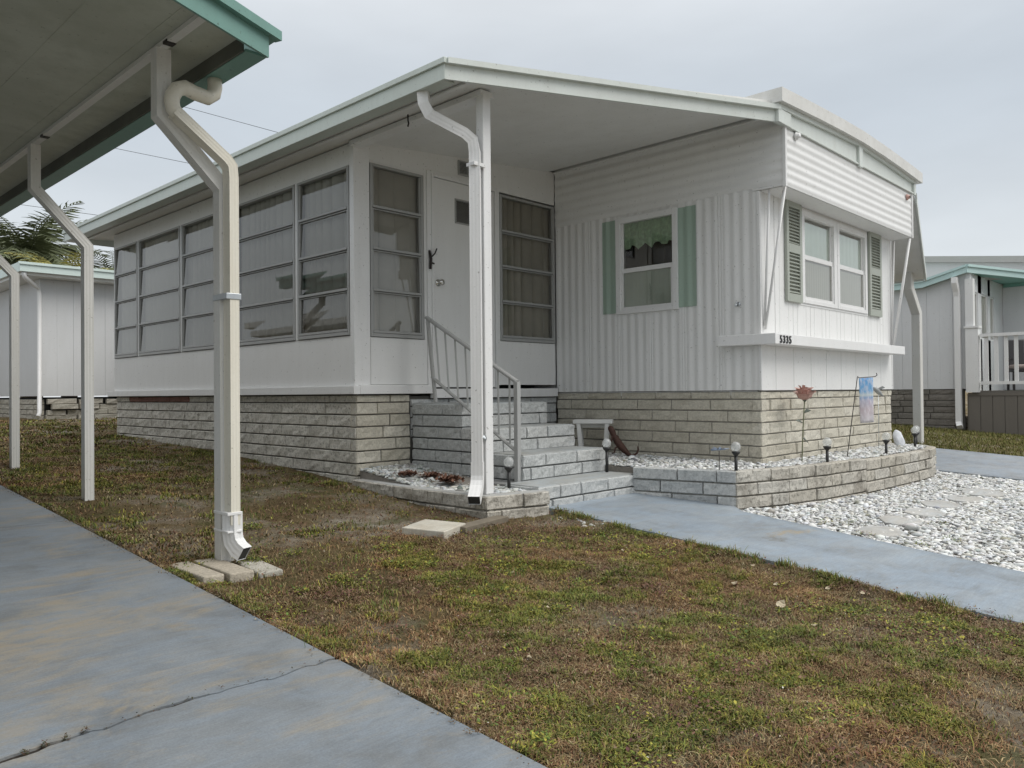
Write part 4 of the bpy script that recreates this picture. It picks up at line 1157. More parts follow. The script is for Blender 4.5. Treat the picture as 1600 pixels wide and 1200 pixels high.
# its downspout: S-bend back to the post, then down the bend to the ground
yd = 3.795
b = MB()
b.tube([(1.845, 3.87, 2.425), (1.845, 3.865, 2.375), (1.835, 3.86, 2.335), (1.80, 3.85, 2.305), (1.72, 3.82, 2.30), (1.66, 3.80, 2.305), (1.62, yd, 2.285), (1.60, yd, 2.25), (1.595, yd, 2.22), (1.602, yd, 2.185), (1.625, yd, 2.160)], .036, 14)
cds = b.build('downspout', 'cream_downspout', cp)
b = MB(); b.sweep([(1.605, yd, 2.172), (1.862, yd, 1.990), (1.887, yd, 1.960), (1.892, yd, 1.90), (1.892, yd, .15)], corr_prof(.0245, .036, .0009), (0, 1, 0)); b.build('downpipe', 'cream_downspout', cds)
b = MB(); b.box(1.846, 1.926, yd-.040, yd+.112, 1.285, 1.315); b.build('strap', 'galvanised', cds, .002)
b = MB(); b.sweep([(1.892, yd, .20), (1.892, yd, .105), (1.895, yd-.006, .065), (1.906, yd-.034, .030), (1.920, yd-.070, .006)], corr_prof(.030, .038, .0012), (.37, -.93, 0), cap=False); b.build('outlet_elbow', 'white_painted_metal', cds)
b = MB(); b.sweep([(1.910, yd-.045, .023), (1.9192, yd-.068, .0074)], [(-.0265, -.0345), (.0265, -.0345), (.0265, .0345), (-.0265, .0345)], (.37, -.93, 0)); b.build('outlet_mouth', 'dark_gap', cds)
b = MB(); b.box(1.846, 1.926, yd-.041, yd+.113, .20, .215); b.box(1.846, 1.926, yd-.041, yd+.113, .112, .122); b.build('strap', 'white_painted_metal', cds, .002)

# ------------------------------------------------------------------ loose bricks, paver, plank
def rough_brick(label, c, L, Wd, H, ang, mat, name='loose_brick', cat='brick', group=None, tilt=0.0):
    b = MB(); rr = random.Random(int(c[0]*1000))
    hx, hy, hz = L/2, Wd/2, H/2
    b.box(-hx, hx, -hy, hy, -hz, hz)
    b.v = [(x+rr.uniform(-.006, .006), y+rr.uniform(-.006, .006), z+rr.uniform(-.004, .004)) for x, y, z in b.v]
    o = b.build(name, mat, None, .008); o.location = c; o.rotation_euler = (0, tilt, ang)
    return tag(o, label, cat, group)
gb = 'bricks laid beside the driveway under the downspout'
rough_brick('tan brick against the driveway edge, left of the three under the downspout', (1.685, 3.76, gz(3.76)-.022), .42, .105, .10, R(88), 'loose_brick', group=gb)
rough_brick('tan brick lying between the two other bricks under the carport downspout', (1.81, 3.735, gz(3.73)-.020), .44, .115, .10, R(88), 'loose_brick', group=gb)
rough_brick('grey white-splashed brick directly below the carport downspout outlet', (1.955, 3.655, gz(3.65)-.022), .34, .125, .09, R(84), 'stacked_stone', group=gb)
b = MB(); b.box(-.15, .15, -.145, .145, -.035, .035); o = b.build('paver', 'paver_concrete', None, .006); o.location = (3.185, 3.75, gz(3.76)+.015); o.rotation_euler = (R(2), R(-1), R(22)); tag(o, 'square pale tan paver lying on the bare soil before the corner planter', 'paver')
b = MB(); b.box(-.25, .25, -.05, .05, -.02, .02); o = b.build('weathered_plank', 'wood_weathered', None, .004); o.location = (3.545, 3.70, gz(3.7)+.02); o.rotation_euler = (0, 0, R(12)); tag(o, 'weathered brown plank on the soil beside the tan paver', 'plank')

# ------------------------------------------------------------------ garden ornaments
def solar_light(x, y, z, h, label, rz=0.0):
    t = local_thing('solar_light', (x, y, z), label, 'solar light', 'black solar stake lights with clear globes', rz)
    b = MB(); b.tube([(0, 0, -.04), (0.001, 0, h*.70)], .0128, 10); b.build('stake', 'black_plastic', t)
    b = MB(); b.lathe((0, 0, h*.60), [(.0128, .008), (.020, .018), (.030, .030), (.033, .036), (.033, .044), (.0, .044)], 16); b.build('cup', 'black_plastic', t)
    b = MB(); b.lathe((0, 0, h*.60+.046), [(.024, 0), (.033, .012), (.0385, .030), (.037, .046), (.029, .062), (.015, .072), (.0, .0745)], 18); b.build('globe', 'globe_glass', t)
    b = MB(); b.lathe((0, 0, h*.60+.045), [(.010, 0), (.010, .012), (.0, .013)], 10); b.build('bulb', 'silk', t)
    return t
solar_light(4.17, 4.06, .085, .21, 'black solar light in the corner planter beside the newel post')
solar_light(5.36, 4.06, .165, .205, 'black solar light between the block steps and the brown lizard')
solar_light(5.625, 3.01, .165, .20, 'clear globe solar light on the planter corner beside the walk')
solar_light(6.77, 2.765, .150, .205, 'solar light in the bed between the metal rose and the garden flag')
solar_light(8.06, 2.715, .150, .19, 'solar light in the bed to the right of the garden flag, before the white rock')
solar_light(9.20, 2.80, .150, .21, 'taller solar light at the far right end of the bed, before the awning post')
solar_light(9.58, 2.90, .150, .20, 'rearmost solar light at the right end of the bed, half behind another')
# metal rose on a stake
t = local_thing('metal_rose', (6.80, 3.00, .165), 'rusty pink metal rose on a tall thin stake in the gravel bed', 'garden ornament')
b = MB(); b.tube([(-.01, 0, -.05), (.0, -.005, .18), (.035, 0, .36), (.055, -.005, .55)], .0052, 7); b.build('stem', 'stake_green', t)
def petal_ring(b, c, r0, r1, h0, h1, n, ph, curl):
    for k in range(n):
        a = ph + 2*math.pi*k/n; da = math.pi/n*(.95 + .25*((k*7) % 3 - 1)); r1_, h1_ = r1*(1+.12*((k*5) % 3-1)), h1*(1+.14*((k*3) % 4-1.5))
        rows = []
        for (r_, h_) in ((r0, h0), (r1_*.72, h0+(h1_-h0)*.35), (r1_, h1_*.9), (r1_+curl*1.5, h1_-.002)):
            rows.append([(c[0]+r_*math.cos(a+s_*da*(.5+.5*(r_/(r1+.001)))), c[1]+r_*math.sin(a+s_*da*(.5+.5*(r_/(r1+.001)))), c[2]+h_-(.006 if s_ else 0)) for s_ in (-1, 0, 1)])
        for q0, q1 in zip(rows[:-1], rows[1:]):
            for i in range(2): b.quad(q0[i], q0[i+1], q1[i+1], q1[i], True)
fcz = (.057, -.005, .55)
for k, (r0, r1, h0, h1, n, curl) in enumerate(((.010, .080, .0, .070, 7, .018), (.010, .060, .01, .095, 6, .013), (.008, .040, .015, .110, 5, .008), (.005, .018, .02, .112, 4, .002))):
    b = MB(); petal_ring(b, fcz, r0, r1, h0, h1, n, k*.5, curl); b.build('petals', 'rose_petal', t)
b = MB(); b.lathe(fcz, [(.004, -.02), (.018, -.004), (.022, .012), (.0, .013)], 10); b.build('sepal', 'metal_leaf', t)
for (z_, sx, dx) in ((.43, 1, .075), (.34, -1, .07), (.215, 1, .065)):
    x0 = .035 if z_ > .3 else .004
    b = MB(); e_ = Vector((.75, -.65, 0))*sx
    p0 = Vector((x0, 0, z_)); tip = p0 + e_*dx + Vector((0, 0, .025 if z_ > .3 else -.055)); mid = (p0+tip)/2 + Vector((0, 0, .012)); nrm = Vector((-.4, -.4, .9)).normalized().cross(e_).normalized()*.024
    b.quad(p0, mid - nrm, tip, mid + nrm); b.quad(p0 + Vector((0, 0, .003)), mid + nrm + Vector((0, 0, .003)), tip + Vector((0, 0, .002)), mid - nrm + Vector((0, 0, .003)))
    b.build('leaf', 'metal_leaf', t)
# garden flag
def flag_mat():
    m = bpy.data.materials.new('flag_print'); nt, bs, _ = nodes_of(m); n = N(nt)
    tc_ = n.new('ShaderNodeTexCoord'); sp = n.new('ShaderNodeSeparateXYZ'); n.link(tc_.outputs['UV'], sp.inputs[0])
    a = n.ramp(sp.outputs['Y'], [(0.0, (.55, .53, .55)), (.30, (.52, .44, .47)), (.50, (.46, .46, .56)), (.56, (.26, .38, .58)), (.62, (.58, .64, .64)), (.70, (.18, .40, .66)), (1.0, (.14, .38, .70))])
    c = n.ramp(n.noise(tc_.outputs['UV'], 6, 5, .6), [(.45, 0.0), (.62, .55)])
    a = n.mix(c, a, (.72, .70, .74))
    c2 = n.ramp(n.noise(tc_.outputs['UV'], 3.2, 3), [(.60, 0.0), (.70, .35)])
    a = n.mix(c2, a, (.52, .26, .34))
    n.link(a, bs.inputs['Base Color']); bs.inputs['Roughness'].default_value = .8
    MATS['flag_print'] = m
flag_mat()
t = local_thing('garden_flag', (7.50, 2.88, .16), 'small faded blue and pink garden flag hanging from a bent wire stake', 'flag')
b = MB(); b.tube([(-.01, .0, -.05), (.12, -.01, .38), (.235, -.02, .755), (.236, -.022, .768), (.25, -.03, .755), (.36, -.14, .765), (.372, -.155, .78), (.368, -.15, .80)], .0042, 6); b.build('pole', 'dark_iron', t)
me = bpy.data.meshes.new('cloth'); nu, nv = 10, 16
vs = []; uvs = []
p0 = Vector((.25, -.03, .75)); p1 = Vector((.345, -.125, .757))
for j in range(nv+1):
    for i in range(nu+1):
        u_ = i/nu; v_ = j/nv
        p = p0.lerp(p1, u_) + Vector((.02*v_, .0, -.43*v_)) + Vector((.7, .7, 0))*(.010*math.sin(u_*6+v_*3)*v_)
        vs.append(tuple(p)); uvs.append((u_, 1-v_))
fs = [(j*(nu+1)+i, j*(nu+1)+i+1, (j+1)*(nu+1)+i+1, (j+1)*(nu+1)+i) for j in range(nv) for i in range(nu)]
me.from_pydata(vs, [], fs); ul = me.uv_layers.new(name='UVMap')
for lp in me.loops: ul.data[lp.index].uv = uvs[lp.vertex_index]
me.polygons.foreach_set('use_smooth', [True]*len(fs)); me.materials.append(MATS['flag_print']); me.update()
fo = link('cloth', me, t); so = fo.modifiers.new('thick', 'SOLIDIFY'); so.thickness = .0015
# bird on a stake behind the flag
t = local_thing('bird_ornament', (8.75, 3.02, .16), 'small grey bird ornament with a red beak on a stake right of the flag', 'garden ornament')
b = MB(); b.tube([(.0, 0, -.04), (0, 0, .60)], .003, 6); b.build('stake', 'galvanised', t)
b = MB(); b.tube([(-.075, .03, .665), (-.055, .022, .655), (-.02, .01, .635), (.02, 0, .61), (.06, -.012, .585), (.10, -.02, .575)], [.006, .017, .026, .024, .012, .003], 10); b.build('body', 'bird_grey', t)
b = MB(); b.tube([(-.078, .03, .666), (-.16, .055, .685)], [.006, .001], 6); b.build('beak', 'rose_petal', t)
for s_ in (-1, 1):
    b = MB(); q = [(-.03, .005, .645), (.02, .004, .63), (.09, s_*.04, .66), (.04, s_*.03, .675)]; b.quad(*q); b.quad(*[(x, y, z+.003) for x, y, z in q[::-1]]); b.build('wing', 'bird_grey', t)
# dragonfly
t = local_thing('dragonfly_stake', (5.60, 3.14, .165), 'small blue-grey metal dragonfly on a thin stake beside the planter corner', 'garden ornament')
b = MB(); b.tube([(0, 0, -.03), (0.0, 0, .165)], .0035, 6); b.build('stake', 'dark_iron', t)
b = MB(); b.tube([(-.045, .045, .175), (-.02, .02, .175), (.03, -.03, .178), (.055, -.055, .182)], [.009, .008, .006, .003], 8); b.build('body', 'dragonfly_blue', t)
for (a, s_) in ((.2, 1), (-.25, 1), (.2, -1), (-.25, -1)):
    dirv = Vector((.7, .7, 0))*s_ + Vector((.7, -.7, 0))*a
    p = Vector((0, 0, .178)) + Vector((.7, -.7, 0))*(a*.05); tip = p + dirv*.075 + Vector((0, 0, .012)); mid = (p+tip)/2; nrm = Vector((.7, -.7, 0))*.014
    b = MB(); b.quad(p, mid-nrm, tip, mid+nrm); b.quad(*[Vector(q)+Vector((0, 0, .002)) for q in (mid+nrm, tip, mid-nrm, p)]); b.build('wing', 'dragonfly_blue', t)
# stool
t = local_thing('stool', (6.10, 4.78, .185), 'small white wooden stool on the gravel beside the block steps', 'stool', None, R(-56))
MB().box(-.19, .19, -.12, .12, .312, .350).build('seat', 'stool_paint', t, .004)
for sx in (-1, 1):
    for sy in (-1, 1):
        b = MB(); b.obox((sx*.125, sy*.085, .155), (.019, 0, 0), (0, .022, 0), (sx*.012, sy*.008, .16)); b.build('leg', 'stool_paint', t, .002)
b = MB(); b.box(-.125, .125, -.012, .012, .270, .312); b.build('apron', 'stool_paint', t, .002)
# brown lizard propped against the stool
t = local_thing('lizard_ornament', (6.12, 4.44, .20), 'rusty brown metal lizard with a curled tail propped against the white stool', 'garden ornament')
e_ = Vector((.62, -.78, 0))     # runs along the picture plane
def LZ(a, h, o=0.0):
    a *= 1.15; h *= 1.12
    return tuple(e_*a + Vector((.78, .62, 0))*o + Vector((0, 0, h)))
b = MB(); b.tube([LZ(-.115, .245), LZ(-.105, .232), LZ(-.088, .20), LZ(-.075, .165), LZ(-.05, .12), LZ(-.018, .075), LZ(.012, .04), LZ(.04, .012), LZ(.065, -.002), LZ(.09, .0), LZ(.112, .018), LZ(.122, .045), LZ(.118, .075)],
                 [.014, .027, .031, .027, .036, .037, .030, .021, .014, .011, .009, .008, .005], 10); b.build('body', 'rusty_iron', t)
for (a, h, s_, l_) in ((-.068, .17, 1, .045), (-.068, .17, -1, .04), (-.01, .065, 1, .05), (-.03, .075, -1, .06)):
    b = MB(); b.tube([LZ(a, h, .0), LZ(a+s_*l_*.6, h-.012, s_*.02), LZ(a+s_*l_*.75, h-.05, s_*.03), LZ(a+s_*l_*1.05, h-.058, s_*.03)], [.010, .008, .007, .005], 6); b.build('leg', 'rusty_iron', t)
# white rock on edge
b = MB(); v, f = ico()
rr = np.random.default_rng(4)
vv = v*(1+rr.uniform(-.16, .16, (12, 1)))*np.array([.07, .034, .125])
b.v = [tuple(q) for q in vv]; b.f = [tuple(int(i) for i in q) for q in f]; b.smooth = [False]*20
o = b.build('white_rock', 'white_rock'); o.location = (9.36, 3.02, .25); o.rotation_euler = (R(-10), R(-16), R(-35)); sb = o.modifiers.new('b', 'BEVEL'); sb.width = .012; sb.segments = 2
tag(o, 'flat white rock standing on edge against the end of the block wall', 'rock')

# ------------------------------------------------------------------ neighbouring home on the right
nb = thing('neighbour_home', (17.3, 4.4, 0.0), 'pale grey neighbouring home with aqua roof edge and railed porch at right', 'house')
XN = 17.3
b = MB()
n_ = 22
for k in range(n_):
    ya = 4.302 + 5.2*k/n_; yb = ya + 5.2/n_
    b.prism([(XN+(.0 if k % 2 else .005), ya+.001), (XN+.08, ya+.001), (XN+.08, yb-.001), (XN+(.0 if k % 2 else .005), yb-.001)], .80, lambda x, y: 3.075-.286*max(0, min(y, 5.05)-4.28))
b.build('wall', 'neighbour_wall', nb)
b = MB(); b.box(XN+.03, XN+.1, 4.36, 9.6, -.1, .80); nsk = b.build('block_skirt', 'mortar', nb)
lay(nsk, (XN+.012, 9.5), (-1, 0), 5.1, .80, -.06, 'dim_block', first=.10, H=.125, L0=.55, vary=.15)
# front wall of its porch: three tall openings, door bay, home wall
b = MB()
for xa, xb in ((17.3, 17.50), (17.86, 18.12), (18.62, 18.80), (19.14, 19.9)): b.box(xa, xb, 4.22, 4.30, .75, 3.07)
b.box(17.5, 19.14, 4.22, 4.30, .75, 1.80); b.box(17.5, 19.14, 4.22, 4.30, 2.72, 3.07)
b.build('front_wall', 'neighbour_wall', nb)
for xa, xb in ((17.50, 17.86), (18.12, 18.62), (18.80, 19.14)):
    b = MB(); b.box(xa+.005, xb-.005, 4.235, 4.26, 1.80, 1.83); b.box(xa+.005, xb-.005, 4.235, 4.26, 2.69, 2.72); b.box(xa+.002, xa+.03, 4.235, 4.26, 1.83, 2.69); b.box(xb-.03, xb-.002, 4.235, 4.26, 1.83, 2.69)
    wf = b.build('window', 'white_painted_metal', nb)
    b = MB(); b.quad((xa+.02, 4.255, 1.82), (xb-.02, 4.255, 1.82), (xb-.02, 4.255, 2.70), (xa+.02, 4.255, 2.70)); b.build('pane', 'window_glass', wf)
    MB().box(xa, xb, 4.266, 4.27, 1.80, 2.72).build('curtain', 'blind_beige', wf)
b = MB(); b.box(19.90, 19.98, 1.6, 4.21, .75, 3.08); b.build('side_wall', 'teal_wall', nb); MB().box(19.86, 19.898, 3.62, 4.215, .77, 3.0).build('entry_panel', 'neighbour_wall', nb)
b = MB(); b.box(17.33, 19.9, 1.2, 4.22, .70, .76); b.build('porch_floor', 'brown_board', nb)
for k in range(15):
    yy = 4.27 - k*.205
    MB().box(17.285, 17.305, yy-.198, yy, -.25, .66).build('skirt_board', 'brown_board', nb, .003)
b = MB(); b.box(17.31, 17.33, 1.2, 4.3, -.3, .70); b.box(17.275, 17.31, 1.2, 4.28, .665, .72); b.build('skirt_frame', 'brown_board', nb)
b = MB(); b.box(17.25, 17.37, 1.2, 4.06, 1.80, 1.86); b.box(17.28, 17.34, 1.2, 4.06, .88, .94); b.build('porch_rail', 'white_painted_metal', nb)
for k in range(16):
    yy = 3.96 - k*.165
    MB().box(17.29, 17.33, yy-.032, yy+.032, .94, 1.80).build('baluster', 'white_painted_metal', nb)
b = MB(); b.box(17.22, 17.42, 4.08, 4.30, .73, 1.98); b.box(17.20, 17.44, 4.06, 4.32, 1.98, 2.02); b.box(17.24, 17.38, 4.16, 4.30, 2.02, 2.95); b.build('porch_post', 'white_painted_metal', nb)
b = MB(); b.sweep([(17.10, 4.44, 2.98), (17.10, 4.44, 2.88), (17.19, 4.435, 2.72), (17.22, 4.43, 2.62), (17.22, 4.43, .14), (17.15, 4.40, .05)], PROF(.06, .05), (0, 1, 0)); b.build('downspout', 'white_painted_metal', nb)
# aqua-edged porch roof and the grey roof behind
NR = [(17.18, 4.28, 3.08), (17.18, 5.05, 2.86), (17.18, 9.5, 2.86), (20.2, 9.5, 3.08), (20.2, 3.26, 3.08)]
b = MB(); b.v = [(x, y, z) for x, y, z in NR] + [(x, y, z+.09) for x, y, z in NR]
b.f = [(4, 3, 2, 1, 0), (5, 6, 7, 8, 9), (0, 1, 6, 5), (1, 2, 7, 6), (2, 3, 8, 7), (3, 4, 9, 8), (4, 0, 5, 9)]; b.smooth = [False]*7
nroof = b.build('porch_roof', 'grey_roofing', nb); nroof.data.materials.append(MATS['teal_wall']); nroof.data.polygons[0].material_index = 1
def fas3(p, q, out, lo, hi, mat, nm_):
    b = MB(); o_ = Vector(out)
    p = Vector(p); q = Vector(q)
    i = [p+Vector((0, 0, lo)), q+Vector((0, 0, lo)), q+o_+Vector((0, 0, lo)), p+o_+Vector((0, 0, lo)), p+Vector((0, 0, hi)), q+Vector((0, 0, hi)), q+o_+Vector((0, 0, hi)), p+o_+Vector((0, 0, hi))]
    b.v = [tuple(v_) for v_ in i]; b.f = [(0, 3, 2, 1), (4, 5, 6, 7), (0, 1, 5, 4), (1, 2, 6, 5), (2, 3, 7, 6), (3, 0, 4, 7)]; b.smooth = [False]*6
    return b.build(nm_, mat, nroof)
for (p_, q_, out, cap) in (((17.18, 4.25, 3.08), (17.18, 5.05, 2.86), (-.03, 0, 0), (-.06, 0, 0)), ((17.18, 5.05, 2.86), (17.18, 9.5, 2.86), (-.03, 0, 0), (-.06, 0, 0)), ((17.16, 4.262, 3.08), (20.2, 3.255, 3.08), (-.01, -.03, 0), (-.02, -.06, 0))):
    fas3(p_, q_, out, -.02, .09, 'pale_teal_fascia', 'fascia'); fas3(p_, q_, cap, .091, .14, 'pale_teal_fascia', 'fascia_cap')
zr = lambda x, y: 3.66 + .122*(y-3.83)
b = MB(); b.prism([(19.9, .5), (24, .5), (24, 9), (19.9, 9)], lambda x, y: zr(x, y)-.14, zr); b.build('main_roof', 'grey_roofing', nb)
b = MB(); b.prism([(20.0, .6), (23.8, .6), (23.8, 8.9), (20.0, 8.9)], .75, lambda x, y: zr(x, y)-.141); b.build('main_wall', 'neighbour_wall', nb)
for (cx, cy, lab, rz_) in ((17.95, 3.45, 'dark porch chair with pale cushion nearest the railing corner at right', .4), (18.1, 2.85, 'second dark porch chair, farther along the white railing at right', -.3)):
    t = local_thing('porch_chair', (cx, cy, .76), lab, 'chair', 'chairs on the neighbour porch', rz_)
    MB().box(-.27, .27, -.27, .27, .36, .42).build('seat', 'chair_dark', t, .01)
    b = MB(); b.obox((.25, 0, .70), (.02, 0, .01), (0, .26, 0), (.06, 0, .30)); b.build('backrest', 'chair_dark', t, .01)
    b = MB(); b.box(-.25, .22, -.24, .24, .42, .50); b.build('cushion', 'cushion_rose', t, .03)
    for sx in (-1, 1):
        for sy in (-1, 1): MB().box(sx*.24-.02, sx*.24+.02, sy*.24-.02, sy*.24+.02, 0, .36).build('leg', 'chair_dark', t)
    for sy in (-1, 1): MB().box(-.26, .26, sy*.27-.025, sy*.27+.025, .58, .62).build('armrest', 'chair_dark', t, .005)

# ------------------------------------------------------------------ white home behind on the left
bh = thing('rear_home', (3.93, 14.5, 0.44), 'plain white rear home on rough stacked stone beyond the porch at far left', 'house')
b = MB(); n_ = 24
for k in range(n_):
    xa = 3.93 + 6.0*k/n_
    b.box(xa+.001, xa+.249, 14.5-(.0 if k % 2 else .003), 14.58, .82, 2.74)
b.build('front_wall', 'neighbour_wall', bh)
b = MB(); b.box(3.93, 4.0, 14.581, 22, .82, 2.74); b.build('side_wall', 'neighbour_wall', bh)
b = MB(); b.box(2.85, 3.1, 18.2, 22, .80, 2.74); b.build('porch_wall', 'neighbour_wall', bh); b = MB(); b.box(2.6, 2.852, 18.10, 18.2, .80, 2.74); b.box(2.852, 3.93, 18.10, 18.2, .80, 2.74); pw_ = b.build('porch_wall', 'neighbour_wall', bh)
MB().box(3.35, 3.62, 18.07, 18.099, 1.95, 2.35).build('window', 'aluminium_frame', bh)
MB().box(3.38, 3.59, 18.06, 18.069, 1.98, 2.32).build('pane', 'interior_dark', bh)
b = MB(); b.box(3.57, 10.2, 14.15, 22, 2.79, 2.93); br_ = b.build('roof', 'roof_coating', bh)
b = MB(); b.box(3.55, 10.2, 14.125, 14.15, 2.79, 2.90); b.box(3.53, 10.2, 14.10, 14.15, 2.90, 2.94); b.box(3.55, 3.57, 14.15, 22, 2.79, 2.94); b.build('fascia', 'pale_mint_fascia', br_)
b = MB(); b.box(3.6, 10.1, 14.2, 21.9, 2.745, 2.789); b.build('soffit', 'ceiling_panel', br_)
b = MB(); b.tube([(3.62, 14.18, 2.79), (3.63, 14.2, 2.72), (3.80, 14.36, 2.62), (3.90, 14.46, 2.58), (3.91, 14.46, 2.5), (3.91, 14.46, .55), (3.86, 14.38, .48)], .035, 8); b.build('downspout', 'white_painted_metal', bh)
MB().box(4.0, 10, 14.62, 14.7, .3, .80).build('stone_base', 'dark_gap', bh)
sbp = bpy.data.objects['stone_base']
MB().box(4.02, 4.06, 14.7, 22, .3, .80).build('stone_base', 'dark_gap', bh)
rr = random.Random(5)
for row in range(4):
    x = 3.90 + rr.uniform(0, .2)
    while x < 6.2:
        L = rr.uniform(.22, .55); gapx = rr.choice([.01, .012, .05, .03])
        o = put_block(sbp, Vector((x, 14.50+rr.uniform(-.04, .05), .42+row*.088+rr.uniform(-.006, .006))), (0, -1), L, .082, 'stacked_stone', rr.uniform(-.03, .03), 'stone')
        x += L + gapx
    y = 14.6
    while y < 18.0:
        L = rr.uniform(.22, .5)
        put_block(sbp, Vector((3.93, y+L, .42+row*.088)), (-1, 0), L, .08, 'stacked_stone', 0, 'stone'); y += L+rr.choice([.01, .03])

# ------------------------------------------------------------------ home whose carport this is (left, seen in the glass)
lh = thing('mobile_home', (-2.6, 4.0, 0), 'white mobile home left of the carport, mirrored in the porch panes', 'mobile home')
b = MB()
for k in range(30): b.box(-2.68, -2.60-(.0 if k % 2 else .008), 4.0+k*.5+.003, 4.5+k*.5-.003, .75, 2.7)
b.build('wall', 'white_siding', lh)
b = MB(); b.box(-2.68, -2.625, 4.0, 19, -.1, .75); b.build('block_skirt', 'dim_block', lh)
b = MB(); b.box(-6.0, -2.2, 3.6, 19.2, 2.86, 3.0); b.build('roof', 'roof_coating', lh)
for yy in (6.0, 9.5, 13.0, 16.2):
    wf = MB().box(-2.605, -2.57, yy, yy+1.3, 1.4, 2.4).build('window', 'white_painted_metal', lh); MB().box(-2.569, -2.565, yy+.06, yy+1.24, 1.46, 2.34).build('pane', 'interior_dark', lh)
b = MB(); b.box(-6, -2.68, 4.0, 4.08, -.1, 2.86); b.build('wall', 'white_siding', lh)

# ------------------------------------------------------------------ palms and leafy trees behind the rear home
FR = {}
def frond_mesh(kind, k):
    key = (kind, k)
    if key in FR: return FR[key]
    rr = random.Random(k*7+3); b = MB()
    L = rr.uniform(1.7, 2.4); droop = rr.uniform(.55, 1.2)
    def rachis(t): return Vector((L*t*(1-.12*t*t), 0, .55*t - droop*t*t*1.3))
    n = 22
    for i in range(1, n+1):
        t = i/n; p = rachis(t); q = rachis(min(1, t+.02)) - rachis(t-.02)
        ln = .62*math.sin(math.pi*min(1, .12+t*.88))**.7 + .08
        for s_ in (-1, 1):
            dv = Vector((.55, s_*1.0, -.35 - rr.uniform(0, .8))).normalized()*ln*rr.uniform(.8, 1.1)
            w_ = q.normalized()*.028
            m_ = p + dv*.5 + Vector((0, 0, .05))
            b.quad(p-w_*.6, p+w_*.6, m_+w_, m_-w_); b.quad(m_-w_, m_+w_, p+dv+w_*.15, p+dv-w_*.15)
    b.tube([rachis(i/8) for i in range(9)], [.022*(1-.85*i/8) for i in range(9)], 5)
    FR[key] = b.mesh('frond', 'palm_yellow' if kind == 'y' else 'palm_green')
    return FR[key]
def palm(x, y, z0, h, n, sc, kind, label):
    t = local_thing('palm_tree', (x, y, z0), label, 'palm tree', 'palms behind the rear home')
    b = MB(); b.tube([(0, 0, -.2), (.05, 0, h*.4), (.02, .03, h*.8), (0, 0, h)], [.2, .15, .14, .16], 10); b.build('trunk', 'palm_trunk', t)
    rr = random.Random(int(x*100))
    for k in range(n):
        o = bpy.data.objects.new('frond', frond_mesh(kind if rr.random() < .8 else 'g', k % 6)); COL.objects.link(o); o.parent = t
        o.location = (0, 0, h-.05); o.rotation_euler = (0, rr.uniform(-1.15, .55), 2*math.pi*k/n*2.4 + rr.uniform(-.3, .3)); o.scale = (sc, sc, sc)
palm(5.95, 23.0, .44, 4.0, 44, 1.0, 'g', 'tall feathery green palm at the far left above the rear home')
palm(6.30, 21.0, .44, 3.0, 44, .72, 'y', 'low yellowish palm just behind the rear roof, middle of the three')
palm(7.9, 22.5, .44, 3.1, 36, .8, 'g', 'dark palm beside the far end of the porch eave')
def leaf_cloud(name, blobs, n, size, mat_cols, mat, parent=None, label=None):
    Vs = []; cols = []
    P = []
    for (cx, cy, cz, rx, ry, rz_) in blobs:
        k = max(8, int(n*(rx*ry*rz_)/sum(q[3]*q[4]*q[5] for q in blobs)))
        dv = RNG.normal(size=(k, 3)); dv /= np.linalg.norm(dv, axis=1)[:, None]
        r_ = RNG.uniform(.35, 1.05, (k, 1))
        P.append(np.array([cx, cy, cz]) + dv*r_*np.array([rx, ry, rz_]))
    P = np.concatenate(P); k = len(P)
    a = RNG.normal(size=(k, 3)); a /= np.linalg.norm(a, axis=1)[:, None]
    c = RNG.normal(size=(k, 3)); c -= a*(a*c).sum(1)[:, None]; c /= np.linalg.norm(c, axis=1)[:, None]
    s = size*RNG.uniform(.6, 1.4, (k, 1))
    V = np.stack([P-a*s, P-c*s*.45, P+a*s, P+c*s*.45], 1)
    F = np.arange(k*4).reshape(k, 4)
    cl = np.array(mat_cols)[RNG.integers(0, len(mat_cols), k)]*RNG.uniform(.7, 1.3, (k, 1))
    return link(name, np_mesh(name, V.reshape(-1, 3), F, mat, np.repeat(cl, 4, 0)), parent)
t = thing('leafy_tree', (7.2, 27, .4), 'loose dark green tree behind the palms at far left', 'tree')
b = MB(); b.tube([(7.2, 27, .3), (7.25, 27, 2.0), (7.1, 27.1, 3.4)], [.2, .15, .08], 8); b.tube([(7.23, 27, 1.9), (8.0, 27.1, 3.2)], [.1, .05], 6); b.tube([(7.23, 27, 2.0), (6.4, 27.0, 3.5)], [.1, .04], 6); b.build('trunk', 'palm_trunk', t)
leaf_cloud('crown', [(6.9, 27, 4.2, 1.3, 1, 1.1), (8.0, 27.2, 3.7, 1.4, 1, 1.1), (9.4, 27, 3.5, 1.4, 1, .9), (6.1, 27, 4.6, .8, .8, .7)], 2600, .16, [(.08, .10, .045), (.12, .135, .05), (.06, .08, .04)], 'grass_blades', t)
